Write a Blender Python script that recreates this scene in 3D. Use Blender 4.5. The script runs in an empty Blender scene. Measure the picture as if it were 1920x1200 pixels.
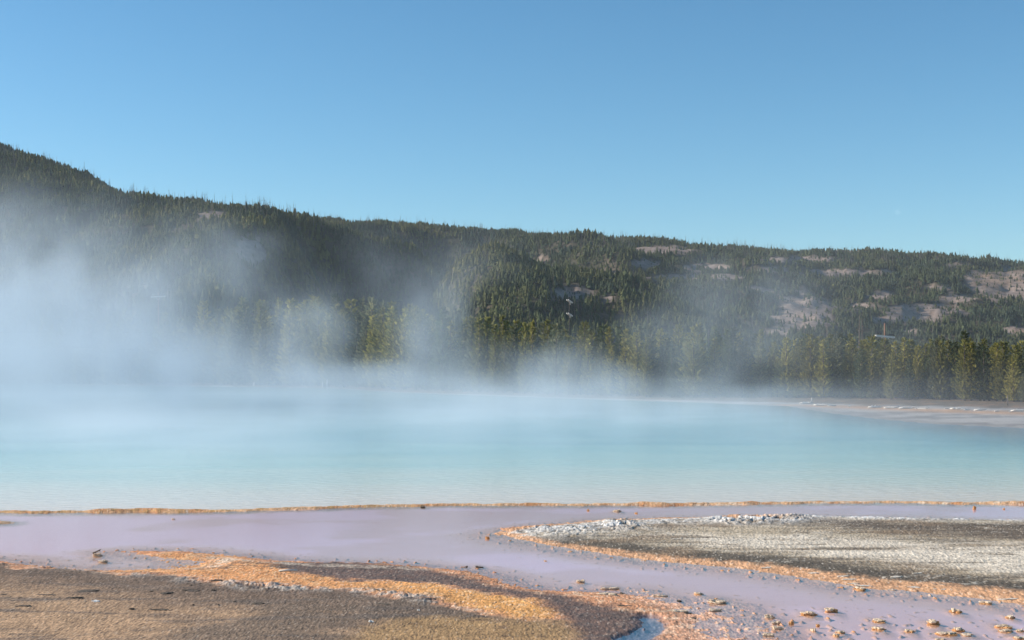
import bpy, math, random
import numpy as np
from mathutils import Vector

random.seed(7)
rng = np.random.default_rng(7)
scene = bpy.context.scene
R = math.radians

# ------------------------------------------------------------------ camera
F, CX, HY, H = 2640.0, 960.0, 695.0, 2.5        # focal length, centre column, horizon row (1920 px frame), eye height
cam_d = bpy.data.cameras.new('camera')
cam = bpy.data.objects.new('camera', cam_d)
scene.collection.objects.link(cam)
cam.location = (0, 0, H)
cam.rotation_euler = (R(90), 0, 0)
cam_d.sensor_width = 36.0
cam_d.lens = 36.0 * F / 1920.0
cam_d.shift_y = (HY - 600.0) / 1920.0
cam_d.clip_start = 0.1
cam_d.clip_end = 20000
scene.camera = cam

# ------------------------------------------------------------------ light
SUN_EL, SUN_AZ = 26.0, -82.0                     # azimuth from +Y (view) clockwise; negative = left
az, el = R(SUN_AZ), R(SUN_EL)
to_sun = Vector((math.sin(az) * math.cos(el), math.cos(az) * math.cos(el), math.sin(el)))
world = bpy.data.worlds.new('World')
scene.world = world
world.use_nodes = True
wn = world.node_tree
bg = wn.nodes['Background']
sky = wn.nodes.new('ShaderNodeTexSky')
sky.sky_type = 'NISHITA'
sky.sun_disc = False
sky.sun_elevation = el
sky.sun_rotation = az
sky.altitude = 1200
sky.air_density = 1.0
sky.dust_density = 0.8
sky.ozone_density = 2.2
ssep = wn.nodes.new('ShaderNodeSeparateColor'); scomb = wn.nodes.new('ShaderNodeCombineColor')
wn.links.new(sky.outputs[0], ssep.inputs[0])
for k_, (p_, m_) in enumerate(((1.55, 0.41), (1.22, 0.805), (1.17, 0.89))):     # clear mountain air: deeper blue overhead
    a_ = wn.nodes.new('ShaderNodeMath'); a_.operation = 'POWER'; a_.inputs[1].default_value = p_
    b_ = wn.nodes.new('ShaderNodeMath'); b_.operation = 'MULTIPLY'; b_.inputs[1].default_value = m_
    wn.links.new(ssep.outputs[k_], a_.inputs[0]); wn.links.new(a_.outputs[0], b_.inputs[0]); wn.links.new(b_.outputs[0], scomb.inputs[k_])
wn.links.new(scomb.outputs[0], bg.inputs[0])
bg.inputs[1].default_value = 0.091
sun_d = bpy.data.lights.new('sun', 'SUN')
sun = bpy.data.objects.new('sun', sun_d)
scene.collection.objects.link(sun)
sun_d.energy = 5.0
sun_d.angle = R(0.53)
sun_d.color = (1.0, 0.91, 0.78)
sun.rotation_euler = to_sun.to_track_quat('Z', 'Y').to_euler()
sun.location = (-60, -30, 80)
scene.view_settings.view_transform = 'Standard'
scene.view_settings.look = 'None'
scene.view_settings.exposure = 0.46
scene.view_settings.gamma = 1.0
cy = scene.cycles
cy.max_bounces = 8
cy.diffuse_bounces = 2
cy.glossy_bounces = 2
cy.transmission_bounces = 4
cy.volume_bounces = 4
cy.transparent_max_bounces = 16
cy.volume_step_rate = 1.0
cy.volume_max_steps = 512
cy.use_denoising = True
cy.sample_clamp_indirect = 10

# ------------------------------------------------------------------ helpers
def unproj(px, py, z=0.0):
    y = F * (H - z) / (py - HY)
    return ((px - CX) / F * y, y, z)

def at(px, py, d):
    return ((px - CX) / F * d, d, H + (HY - py) / F * d)

_perm = rng.permutation(256)
_perm = np.concatenate([_perm, _perm, _perm])
_g = rng.normal(size=(256, 2)); _g /= np.linalg.norm(_g, axis=1)[:, None]

def noise(x, y):
    xi = np.floor(x).astype(np.int64); yi = np.floor(y).astype(np.int64)
    xf = x - xi; yf = y - yi
    u = xf * xf * xf * (xf * (xf * 6 - 15) + 10); v = yf * yf * yf * (yf * (yf * 6 - 15) + 10)
    xi &= 255; yi &= 255
    def gr(ix, iy, fx, fy):
        g = _g[_perm[_perm[ix & 255] + (iy & 255)]]
        return g[..., 0] * fx + g[..., 1] * fy
    a = gr(xi, yi, xf, yf); b = gr(xi + 1, yi, xf - 1, yf)
    c = gr(xi, yi + 1, xf, yf - 1); d = gr(xi + 1, yi + 1, xf - 1, yf - 1)
    return (a * (1 - u) + b * u) * (1 - v) + (c * (1 - u) + d * u) * v

def fbm(x, y, o=4, gain=0.5):
    s = 0; a = 1.0
    for i in range(o):
        s = s + a * noise(x * 2 ** i + 17.3 * i, y * 2 ** i - 9.1 * i); a *= gain
    return s

def speckle(x, y):
    """white noise per small cell of ground"""
    xi = np.floor(x).astype(np.int64); yi = np.floor(y).astype(np.int64)
    h = (xi * 374761393 + yi * 668265263) & 0x7fffffff
    h = ((h ^ (h >> 13)) * 1274126177) & 0x7fffffff
    return ((h ^ (h >> 16)) & 0xffff) / 65535.0

def sstep(a, b, x):
    t = np.clip((x - a) / (b - a), 0, 1)
    return t * t * (3 - 2 * t)

def seg_dist(X, Y, line):
    """distance to polyline and interpolated third coordinate"""
    best = np.full(X.shape, 1e18); zz = np.zeros(X.shape)
    for p, q in zip(line[:-1], line[1:]):
        dx, dy = q[0] - p[0], q[1] - p[1]
        t = np.clip(((X - p[0]) * dx + (Y - p[1]) * dy) / (dx * dx + dy * dy + 1e-12), 0, 1)
        d = (X - p[0] - t * dx) ** 2 + (Y - p[1] - t * dy) ** 2
        m = d < best
        best = np.where(m, d, best)
        if len(p) > 2:
            zz = np.where(m, p[2] + t * (q[2] - p[2]), zz)
    return np.sqrt(best), zz

def sdf(X, Y, poly):
    d, _ = seg_dist(X, Y, list(poly) + [poly[0]])
    inside = np.zeros(X.shape, bool)
    n = len(poly)
    for i in range(n):
        x1, y1 = poly[i][:2]; x2, y2 = poly[(i + 1) % n][:2]
        c = ((y1 > Y) != (y2 > Y)) & (X < (x2 - x1) * (Y - y1) / (y2 - y1 + 1e-15) + x1)
        inside ^= c
    return np.where(inside, -d, d)

def G(pts, z=0.0):
    return [unproj(a, b, z)[:2] for a, b in pts]

def np_mesh(name, verts, faces, mat=None, smooth=True, attrs=None):
    """faces: int array (n,k)"""
    me = bpy.data.meshes.new(name)
    verts = np.ascontiguousarray(verts, np.float32); faces = np.ascontiguousarray(faces, np.int32)
    n, k = faces.shape
    me.vertices.add(len(verts)); me.vertices.foreach_set('co', verts.ravel())
    me.loops.add(n * k); me.loops.foreach_set('vertex_index', faces.ravel())
    me.polygons.add(n)
    me.polygons.foreach_set('loop_start', np.arange(0, n * k, k, dtype=np.int32))
    me.polygons.foreach_set('loop_total', np.full(n, k, np.int32))
    me.polygons.foreach_set('use_smooth', np.full(n, smooth, bool))
    me.update(calc_edges=True)
    for an, (typ, val) in (attrs or {}).items():
        a = me.attributes.new(an, typ, 'POINT')
        val = np.ascontiguousarray(val, np.float32)
        a.data.foreach_set('color' if typ == 'FLOAT_COLOR' else 'value', val.ravel())
    if mat: me.materials.append(mat)
    return me

def link(name, me, parent=None, **props):
    o = bpy.data.objects.new(name, me)
    scene.collection.objects.link(o)
    if parent: o.parent = parent
    for k, v in props.items(): o[k] = v
    return o

def empty(name, loc, rot=(0, 0, 0), **props):
    o = link(name, None, **props)
    o.location = loc; o.rotation_euler = rot; o.empty_display_size = 0.2
    return o

def grid_faces(nr, nc):
    i = np.arange(nr * nc).reshape(nr, nc)
    return np.stack([i[:-1, :-1], i[:-1, 1:], i[1:, 1:], i[1:, :-1]], -1).reshape(-1, 4)

class MB:
    def __init__(s): s.v = []; s.f = []
    def add(s, v, f):
        o = len(s.v); s.v += [tuple(p) for p in v]; s.f += [tuple(o + i for i in q) for q in f]
    def tube(s, pts, rad, n=7, cap=True):
        pts = [Vector(p) for p in pts]; vs = []
        for i, p in enumerate(pts):
            d = (pts[min(i + 1, len(pts) - 1)] - pts[max(i - 1, 0)]).normalized()
            a = d.orthogonal().normalized(); b = d.cross(a)
            r = rad[i] if hasattr(rad, '__len__') else rad
            for k in range(n):
                t = 2 * math.pi * k / n
                vs.append(p + (a * math.cos(t) + b * math.sin(t)) * r)
        fs = []
        for i in range(len(pts) - 1):
            for k in range(n):
                fs.append((i * n + k, i * n + (k + 1) % n, (i + 1) * n + (k + 1) % n, (i + 1) * n + k))
        if cap:
            fs.append(tuple(range(n - 1, -1, -1))); fs.append(tuple((len(pts) - 1) * n + k for k in range(n)))
        s.add(vs, fs)
    def box(s, c, sz, rz=0.0, rx=0.0):
        vs = []
        from mathutils import Matrix
        m = Matrix.Rotation(rz, 3, 'Z') @ Matrix.Rotation(rx, 3, 'Y')
        for x in (-.5, .5):
            for y in (-.5, .5):
                for z in (-.5, .5):
                    vs.append(m @ Vector((x * sz[0], y * sz[1], z * sz[2])) + Vector(c))
        s.add(vs, [(0, 1, 3, 2), (4, 6, 7, 5), (0, 4, 5, 1), (2, 3, 7, 6), (0, 2, 6, 4), (1, 5, 7, 3)])
    def mesh(s, name, mat, smooth=False):
        me = bpy.data.meshes.new(name); me.from_pydata(s.v, [], s.f)
        for p in me.polygons: p.use_smooth = smooth
        if mat: me.materials.append(mat)
        return me

# ------------------------------------------------------------------ materials
def new_mat(name):
    m = bpy.data.materials.new(name); m.use_nodes = True
    nt = m.node_tree
    return m, nt, nt.nodes, nt.links, nt.nodes['Principled BSDF']

def mat_simple(name, col, rough=0.8, var=0.35, scale=8.0, bump=0.3, col2=None, stretch=(1, 1, 1), bdist=0.02):
    m, nt, N, L, P = new_mat(name)
    tc = N.new('ShaderNodeTexCoord'); mp = N.new('ShaderNodeMapping'); mp.inputs['Scale'].default_value = stretch
    L.new(tc.outputs['Object'], mp.inputs[0])
    oi = N.new('ShaderNodeObjectInfo'); ad = N.new('ShaderNodeVectorMath'); ad.operation = 'ADD'
    L.new(mp.outputs[0], ad.inputs[0]); L.new(oi.outputs['Location'], ad.inputs[1])
    nz = N.new('ShaderNodeTexNoise'); nz.inputs['Scale'].default_value = scale; nz.inputs['Detail'].default_value = 6
    nz.inputs['Roughness'].default_value = 0.7
    L.new(ad.outputs[0], nz.inputs['Vector'])
    cr = N.new('ShaderNodeValToRGB')
    cr.color_ramp.elements[0].position = 0.3; cr.color_ramp.elements[1].position = 0.7
    c2 = col2 or tuple(min(1, c * (1 + var)) for c in col); c1 = tuple(c * (1 - var) for c in col) if not col2 else col
    cr.color_ramp.elements[0].color = (*c1, 1); cr.color_ramp.elements[1].color = (*c2, 1)
    L.new(nz.outputs[0], cr.inputs[0]); L.new(cr.outputs[0], P.inputs['Base Color'])
    P.inputs['Roughness'].default_value = rough
    P.inputs['Specular IOR Level'].default_value = 0.25
    b = N.new('ShaderNodeBump'); b.inputs['Strength'].default_value = bump; b.inputs['Distance'].default_value = bdist
    L.new(nz.outputs[0], b.inputs['Height']); L.new(b.outputs[0], P.inputs['Normal'])
    return m

def mat_ground():
    m, nt, N, L, P = new_mat('mineral_ground')
    at_ = N.new('ShaderNodeAttribute'); at_.attribute_name = 'albedo'
    tc = N.new('ShaderNodeTexCoord')
    n1 = N.new('ShaderNodeTexNoise'); n1.inputs['Scale'].default_value = 34; n1.inputs['Detail'].default_value = 5; n1.inputs['Roughness'].default_value = 0.75
    n2 = N.new('ShaderNodeTexNoise'); n2.inputs['Scale'].default_value = 2.3; n2.inputs['Detail'].default_value = 6
    mpg = N.new('ShaderNodeMapping'); mpg.inputs['Scale'].default_value = (1.6, 0.42, 1.2); L.new(tc.outputs['Object'], mpg.inputs[0])
    L.new(mpg.outputs[0], n1.inputs['Vector']); L.new(tc.outputs['Object'], n2.inputs['Vector'])
    r1 = N.new('ShaderNodeMapRange'); r1.inputs['From Min'].default_value = 0.3; r1.inputs['From Max'].default_value = 0.7
    r1.inputs['To Min'].default_value = 0.5; r1.inputs['To Max'].default_value = 1.5
    L.new(n1.outputs[0], r1.inputs['Value'])
    r2 = N.new('ShaderNodeMapRange'); r2.inputs['From Min'].default_value = 0.3; r2.inputs['From Max'].default_value = 0.7
    r2.inputs['To Min'].default_value = 0.85; r2.inputs['To Max'].default_value = 1.15
    L.new(n2.outputs[0], r2.inputs['Value'])
    mu = N.new('ShaderNodeMath'); mu.operation = 'MULTIPLY'; L.new(r1.outputs[0], mu.inputs[0]); L.new(r2.outputs[0], mu.inputs[1])
    ag = N.new('ShaderNodeAttribute'); ag.attribute_name = 'grain'
    gmx = N.new('ShaderNodeMix'); gmx.data_type = 'FLOAT'; gmx.inputs[2].default_value = 1.0
    L.new(ag.outputs['Fac'], gmx.inputs[0]); L.new(mu.outputs[0], gmx.inputs[3])
    mx = N.new('ShaderNodeVectorMath'); mx.operation = 'SCALE'
    L.new(at_.outputs['Color'], mx.inputs[0]); L.new(gmx.outputs[0], mx.inputs['Scale'])
    L.new(mx.outputs[0], P.inputs['Base Color'])
    aw = N.new('ShaderNodeAttribute'); aw.attribute_name = 'wet'
    rr = N.new('ShaderNodeMapRange'); rr.inputs['To Min'].default_value = 0.9; rr.inputs['To Max'].default_value = 0.62
    L.new(aw.outputs['Fac'], rr.inputs['Value']); L.new(rr.outputs[0], P.inputs['Roughness'])
    P.inputs['Specular IOR Level'].default_value = 0.25
    b = N.new('ShaderNodeBump'); b.inputs['Distance'].default_value = 0.008
    bs = N.new('ShaderNodeMath'); bs.operation = 'MULTIPLY'; bs.inputs[1].default_value = 0.6; L.new(ag.outputs['Fac'], bs.inputs[0]); L.new(bs.outputs[0], b.inputs['Strength'])
    L.new(n1.outputs[0], b.inputs['Height']); L.new(b.outputs[0], P.inputs['Normal'])
    return m

def mat_stream():
    m, nt, N, L, P = new_mat('shallow_water')
    N.remove(P)
    out = N['Material Output']
    tc = N.new('ShaderNodeTexCoord'); mp = N.new('ShaderNodeMapping'); mp.inputs['Scale'].default_value = (1.2, 3.0, 1)
    L.new(tc.outputs['Object'], mp.inputs[0])
    nz = N.new('ShaderNodeTexNoise'); nz.inputs['Scale'].default_value = 2.5; nz.inputs['Detail'].default_value = 4
    L.new(mp.outputs[0], nz.inputs['Vector'])
    b = N.new('ShaderNodeBump'); b.inputs['Strength'].default_value = 0.05; b.inputs['Distance'].default_value = 0.03
    L.new(nz.outputs[0], b.inputs['Height'])
    lw = N.new('ShaderNodeLayerWeight'); lw.inputs['Blend'].default_value = 0.5
    pw = N.new('ShaderNodeMath'); pw.operation = 'POWER'; pw.inputs[1].default_value = 5.0; L.new(lw.outputs['Facing'], pw.inputs[0])
    fr = N.new('ShaderNodeMath'); fr.operation = 'MULTIPLY_ADD'; fr.inputs[1].default_value = 0.98; fr.inputs[2].default_value = 0.02; L.new(pw.outputs[0], fr.inputs[0])
    tr = N.new('ShaderNodeBsdfTransparent'); tr.inputs[0].default_value = (0.99, 0.985, 0.99, 1)
    gl = N.new('ShaderNodeBsdfGlossy'); gl.inputs['Roughness'].default_value = 0.12; L.new(b.outputs[0], gl.inputs['Normal'])
    mx = N.new('ShaderNodeMixShader')
    L.new(fr.outputs[0], mx.inputs[0]); L.new(tr.outputs[0], mx.inputs[1]); L.new(gl.outputs[0], mx.inputs[2])
    L.new(mx.outputs[0], out.inputs['Surface'])
    return m

def mat_pool():
    m, nt, N, L, P = new_mat('milky_turquoise_water')
    a = N.new('ShaderNodeAttribute'); a.attribute_name = 'shore'
    tc = N.new('ShaderNodeTexCoord')
    mp0 = N.new('ShaderNodeMapping'); mp0.inputs['Scale'].default_value = (0.12, 0.5, 1); L.new(tc.outputs['Object'], mp0.inputs[0])
    nw = N.new('ShaderNodeTexNoise'); nw.inputs['Scale'].default_value = 1.0; nw.inputs['Detail'].default_value = 4; L.new(mp0.outputs[0], nw.inputs['Vector'])
    ma = N.new('ShaderNodeMath'); ma.operation = 'MULTIPLY_ADD'; ma.inputs[1].default_value = 0.12; ma.inputs[2].default_value = -0.06
    L.new(nw.outputs[0], ma.inputs[0])
    sq = N.new('ShaderNodeMath'); sq.operation = 'DIVIDE'; sq.inputs[1].default_value = 25.0; L.new(a.outputs['Fac'], sq.inputs[0])
    pw = N.new('ShaderNodeMath'); pw.operation = 'POWER'; pw.inputs[1].default_value = 0.5; L.new(sq.outputs[0], pw.inputs[0])
    ad = N.new('ShaderNodeMath'); ad.operation = 'ADD'; ad.use_clamp = True; L.new(pw.outputs[0], ad.inputs[0]); L.new(ma.outputs[0], ad.inputs[1])
    cr = N.new('ShaderNodeValToRGB'); e = cr.color_ramp.elements
    e[0].position = 0.06; e[0].color = (0.84, 0.72, 0.58, 1)
    e[1].position = 1.0; e[1].color = (0.24, 0.47, 0.50, 1)
    for p, c in ((0.28, (0.82, 0.76, 0.64)), (0.46, (0.68, 0.75, 0.64)), (0.66, (0.48, 0.68, 0.62)), (0.88, (0.33, 0.57, 0.56))):
        x = e.new(p); x.color = (*c, 1)
    L.new(ad.outputs[0], cr.inputs[0])
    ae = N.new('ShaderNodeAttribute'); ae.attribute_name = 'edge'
    me_ = N.new('ShaderNodeMix'); me_.data_type = 'RGBA'; L.new(ae.outputs['Fac'], me_.inputs[0]); L.new(cr.outputs[0], me_.inputs[6]); me_.inputs[7].default_value = (0.17, 0.175, 0.17, 1)  # far-right shore grey: shallow bed tone plus tree reflection painted into the colour
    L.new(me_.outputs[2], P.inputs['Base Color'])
    P.inputs['Roughness'].default_value = 0.12
    P.inputs['IOR'].default_value = 1.33
    P.inputs['Specular IOR Level'].default_value = 0.45
    mp = N.new('ShaderNodeMapping'); mp.inputs['Scale'].default_value = (1.0, 2.2, 1); L.new(tc.outputs['Object'], mp.inputs[0])
    nz = N.new('ShaderNodeTexNoise'); nz.inputs['Scale'].default_value = 3.0; nz.inputs['Detail'].default_value = 5; L.new(mp.outputs[0], nz.inputs['Vector'])
    b = N.new('ShaderNodeBump'); b.inputs['Strength'].default_value = 0.5; b.inputs['Distance'].default_value = 0.06
    L.new(nz.outputs[0], b.inputs['Height']); L.new(b.outputs[0], P.inputs['Normal'])
    return m

def mat_attr(name, attr='tint', rough=0.85, transl=0.0, nscale=0.0):
    m, nt, N, L, P = new_mat(name)
    a = N.new('ShaderNodeAttribute'); a.attribute_name = attr
    src = a.outputs['Color']
    if nscale:
        tc = N.new('ShaderNodeTexCoord'); nz = N.new('ShaderNodeTexNoise'); nz.inputs['Scale'].default_value = nscale; nz.inputs['Detail'].default_value = 6
        nz.inputs['Roughness'].default_value = 0.7
        L.new(tc.outputs['Object'], nz.inputs['Vector'])
        mr = N.new('ShaderNodeMapRange'); mr.inputs['From Min'].default_value = 0.3; mr.inputs['From Max'].default_value = 0.7
        mr.inputs['To Min'].default_value = 0.6; mr.inputs['To Max'].default_value = 1.4
        L.new(nz.outputs[0], mr.inputs['Value'])
        sc = N.new('ShaderNodeVectorMath'); sc.operation = 'SCALE'; L.new(src, sc.inputs[0]); L.new(mr.outputs[0], sc.inputs['Scale'])
        src = sc.outputs[0]
    L.new(src, P.inputs['Base Color'])
    P.inputs['Roughness'].default_value = rough
    P.inputs['Specular IOR Level'].default_value = 0.15
    if transl:
        tr = N.new('ShaderNodeBsdfTranslucent'); L.new(src, tr.inputs[0])
        mx = N.new('ShaderNodeMixShader'); mx.inputs[0].default_value = transl
        L.new(P.outputs[0], mx.inputs[1]); L.new(tr.outputs[0], mx.inputs[2]); L.new(mx.outputs[0], N['Material Output'].inputs['Surface'])
    return m

def mat_needles(name, col):
    m, nt, N, L, P = new_mat(name)
    oi = N.new('ShaderNodeObjectInfo'); a = N.new('ShaderNodeAttribute'); a.attribute_name = 'clump'
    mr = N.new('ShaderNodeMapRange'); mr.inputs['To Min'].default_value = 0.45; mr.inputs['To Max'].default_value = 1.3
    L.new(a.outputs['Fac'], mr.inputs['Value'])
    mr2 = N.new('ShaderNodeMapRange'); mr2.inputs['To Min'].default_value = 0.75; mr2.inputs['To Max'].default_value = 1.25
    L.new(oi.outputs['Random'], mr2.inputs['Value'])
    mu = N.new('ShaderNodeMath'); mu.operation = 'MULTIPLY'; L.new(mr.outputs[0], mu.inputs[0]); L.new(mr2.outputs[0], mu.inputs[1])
    rgb = N.new('ShaderNodeRGB'); rgb.outputs[0].default_value = (*col, 1)
    sc = N.new('ShaderNodeVectorMath'); sc.operation = 'SCALE'; L.new(rgb.outputs[0], sc.inputs[0]); L.new(mu.outputs[0], sc.inputs['Scale'])
    L.new(sc.outputs[0], P.inputs['Base Color'])
    P.inputs['Roughness'].default_value = 0.7; P.inputs['Specular IOR Level'].default_value = 0.2
    tr = N.new('ShaderNodeBsdfTranslucent'); L.new(sc.outputs[0], tr.inputs[0])
    mx = N.new('ShaderNodeMixShader'); mx.inputs[0].default_value = 0.38
    L.new(P.outputs[0], mx.inputs[1]); L.new(tr.outputs[0], mx.inputs[2]); L.new(mx.outputs[0], N['Material Output'].inputs['Surface'])
    return m

M_ground = mat_ground()
M_stream = mat_stream()
M_pool = mat_pool()
M_hill = mat_attr('hill_soil', 'albedo', 0.95, 0.0, 0.35)
M_forest = mat_attr('far_needles', 'tint', 0.9, 0.15)
M_trunk = mat_simple('pine_bark', (0.12, 0.095, 0.075), 0.9, 0.4, 6)
M_snag = mat_simple('dead_wood', (0.16, 0.13, 0.11), 0.9, 0.35, 6)
M_pale = mat_simple('bleached_wood', (0.72, 0.67, 0.60), 0.85, 0.2, 6, stretch=(1, 1, 1))
M_pole = mat_simple('weathered_pole_wood', (0.22, 0.125, 0.09), 0.9, 0.3, 4, stretch=(4, 4, 0.4))
M_old = mat_simple('dark_old_wood', (0.05, 0.045, 0.04), 0.9, 0.3, 4)
M_arm = mat_simple('bleached_crossarm_wood', (0.74, 0.70, 0.64), 0.85, 0.2, 4)
M_glass = mat_simple('dark_insulator', (0.04, 0.045, 0.05), 0.3, 0.2, 20, 0.0)
M_cap = mat_simple('pale_sinter', (0.50, 0.33, 0.19), 0.9, 0.4, 30, 0.9, col2=(0.85, 0.74, 0.60))
M_rust = mat_simple('rust_sinter', (0.38, 0.16, 0.055), 0.75, 0.5, 24, 0.9, col2=(0.80, 0.45, 0.20))
M_flake = mat_simple('pale_flake', (0.5, 0.42, 0.33), 0.85, 0.4, 18, 0.5, col2=(0.8, 0.73, 0.65))
M_dark = mat_simple('dark_crust', (0.05, 0.042, 0.036), 0.9, 0.5, 24, 0.8, col2=(0.20, 0.155, 0.12))
M_white = mat_simple('white_sinter', (0.6, 0.57, 0.54), 0.9, 0.3, 20, 0.8, col2=(0.85, 0.83, 0.8))

# ------------------------------------------------------------------ ground sheet (mineral banks, pool bed, far bank)
RIM = [(-900, 966), (-400, 962), (0, 960), (300, 959), (500, 956), (640, 951), (800, 948), (1000, 946), (1280, 946), (1500, 942), (1700, 941), (1920, 945), (2200, 950), (2900, 965)]
POOL_FAR = [(-900, 715), (-400, 717), (0, 720), (400, 725), (620, 728), (740, 736), (930, 743), (1160, 751), (1300, 755), (1480, 762), (1560, 775), (1650, 786), (1750, 795), (1920, 803), (2150, 818), (2600, 860), (2900, 905)]
LB = [(-900, 1025), (-300, 1035), (0, 1045), (50, 1050), (100, 1057), (150, 1062), (210, 1065), (270, 1063), (325, 1058), (270, 1049), (230, 1042), (195, 1034), (250, 1029), (367, 1030), (433, 1037), (533, 1045), (640, 1051), (740, 1053), (800, 1056), (853, 1062), (907, 1068), (950, 1079), (990, 1092), (1023, 1099), (1113, 1104), (1200, 1104), (1240, 1116), (1280, 1122), (1330, 1124), (1380, 1132), (1420, 1153), (1460, 1173), (1480, 1200), (1500, 1260), (1520, 1900), (-900, 1900)]
RB = [(908, 1000), (930, 993), (1000, 984), (1100, 975), (1250, 969), (1430, 966), (1600, 967), (1920, 974), (2300, 980), (2900, 985), (2900, 1230), (2300, 1180), (1920, 1142), (1820, 1128), (1720, 1118), (1650, 1112), (1600, 1108), (1500, 1090), (1350, 1069), (1200, 1055), (1050, 1033), (960, 1016), (920, 1006)]
ISLET = [(-300, 974), (0, 973), (35, 976), (48, 980), (30, 984), (0, 985), (-300, 988)]
CRUSTLINE = [(-600, 1046), (0, 1061), (60, 1066), (110, 1072), (200, 1077), (280, 1083), (360, 1092), (400, 1096), (450, 1102), (540, 1108), (640, 1112), (715, 1119), (773, 1126), (815, 1136), (857, 1146), (890, 1151)]
SAND = [(-900, 1036), (-600, 1048)] + [(a, b + 2) for a, b in CRUSTLINE[1:]] + [(940, 1162), (1010, 1172), (1050, 1178), (1080, 1200), (1090, 1300), (1090, 1900), (-900, 1900)]
ORANGE = [(100, 1058), (200, 1066), (300, 1060), (250, 1040), (330, 1038), (430, 1044), (500, 1054), (530, 1064), (560, 1080), (640, 1092), (740, 1098), (830, 1106), (930, 1119), (1000, 1134), (1040, 1152), (1020, 1170), (960, 1162), (920, 1147), (880, 1138), (820, 1130), (760, 1120), (640, 1110), (530, 1105), (400, 1092), (300, 1082), (200, 1074), (100, 1066)]
DARKB = [(515, 1052), (600, 1056), (700, 1060), (780, 1066), (830, 1077), (900, 1090), (1000, 1111), (1080, 1131), (1150, 1144), (1200, 1152), (1235, 1165), (1240, 1200), (1230, 1300), (1060, 1300), (1080, 1215), (1060, 1180), (1045, 1156), (1010, 1134), (940, 1117), (850, 1104), (760, 1097), (640, 1091), (570, 1082), (535, 1070)]
OCHRE = [(690, 1180), (760, 1171), (860, 1166), (960, 1166), (1050, 1178), (1080, 1200), (1090, 1300), (600, 1300), (640, 1210)]
PUDDLE = [(1160, 1202), (1175, 1190), (1192, 1181), (1200, 1167), (1207, 1156), (1225, 1158), (1240, 1166), (1240, 1180), (1226, 1197), (1215, 1215), (1200, 1250), (1120, 1250)]
FILM = [(1130, 1095), (1500, 1095), (1600, 1400), (1230, 1400), (1240, 1150), (1180, 1130)]
INLET = [(190, 1040), (300, 1044), (430, 1054), (420, 1072), (300, 1068), (190, 1060)]
WHITEA = [(1220, 1008), (1400, 1003), (1500, 1003), (1600, 1012), (1750, 1022), (1920, 1027), (2500, 1035), (2500, 1105), (1920, 1088), (1750, 1068), (1600, 1053), (1450, 1038), (1320, 1026)]
TANA = [(1270, 999), (1380, 994), (1500, 998), (1520, 1008), (1400, 1010), (1290, 1008)]
BROWNS = [(1480, 976), (1600, 981), (1750, 984), (1920, 988), (2500, 992), (2500, 1030), (1920, 1018), (1780, 1010), (1650, 1000), (1560, 991)]
RIDGE = [(965, 1000), (1000, 997), (1050, 993), (1100, 989), (1150, 985), (1200, 982), (1280, 979), (1350, 977), (1430, 973)]
RIDGE2 = [(1430, 970), (1600, 973), (1750, 976), (1920, 979), (2400, 983)]
STRIPE = [(1480, 761), (1600, 765), (1700, 770), (1800, 775), (1920, 779), (2300, 795)]

GW = {k: G(v) for k, v in dict(RIM=RIM, LB=LB, RB=RB, ISLET=ISLET, CRUSTLINE=CRUSTLINE, SAND=SAND, ORANGE=ORANGE, DARKB=DARKB, OCHRE=OCHRE,
      PUDDLE=PUDDLE, FILM=FILM, INLET=INLET, WHITEA=WHITEA, TANA=TANA, BROWNS=BROWNS, RIDGE=RIDGE, RIDGE2=RIDGE2, STRIPE=STRIPE).items()}
POOL_POLY = G(POOL_FAR) + G(RIM)[::-1]

STREAM_ROCKS = [
 (1558, 1146, 25, 14, 2, 'two-layered rock with pale cap in the middle of the stream'),
 (1517, 1152, 28, 13, 2, 'slanting layered rock left of the mid-stream rock'),
 (1646, 1165, 26, 9, 1, 'long low rock in mid-stream, upper of a stacked pair'),
 (1648, 1180, 24, 10, 1, 'rounded rusty rock below the long low one'),
 (1705, 1184, 18, 9, 1, 'small pale wedge rock alone in the lower stream'),
 (1791, 1147, 22, 12, 1, 'pale-topped rock nearest the right orange bank'),
 (1750, 1170, 25, 18, 3, 'tallest rock, a knobbly three-tier pile in the stream'),
 (1797, 1182, 22, 13, 2, 'upper rock of the spreading cluster at lower right'),
 (1777, 1189, 36, 10, 1, 'broad flat rock forming the left of the lower right cluster'),
 (1812, 1190, 30, 6, 1, 'low tail of rock trailing right from the cluster'),
 (1894, 1158, 17, 10, 1, 'oval rusty rock near the right edge'),
 (1881, 1176, 30, 11, 2, 'wide pale rock below the oval one at right'),
 (1886, 1184, 24, 9, 1, 'lower slab leaning under the wide pale rock'),
 (1913, 1183, 15, 8, 1, 'small rock touching the right edge of the frame'),
 (1912, 1197, 24, 9, 1, 'rock in the bottom right corner'),
 (1766, 1200, 22, 8, 1, 'rock cut by the bottom edge under the cluster'),
 (1848, 1131, 25, 8, 1, 'white-topped slab at the water edge of the right bank'),
 (1612, 1105, 26, 9, 1, 'white-topped slab where the right bank bulges into the stream'),
 (1310, 1114, 16, 8, 1, 'dark-topped rock standing off the pink shallows'),
 (1575, 1186, 18, 9, 2, 'knobbly pair of lumps near the bottom of the shallows'),
 (1567, 1192, 12, 8, 1, 'small pale lump just below the knobbly pair'),
]
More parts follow.
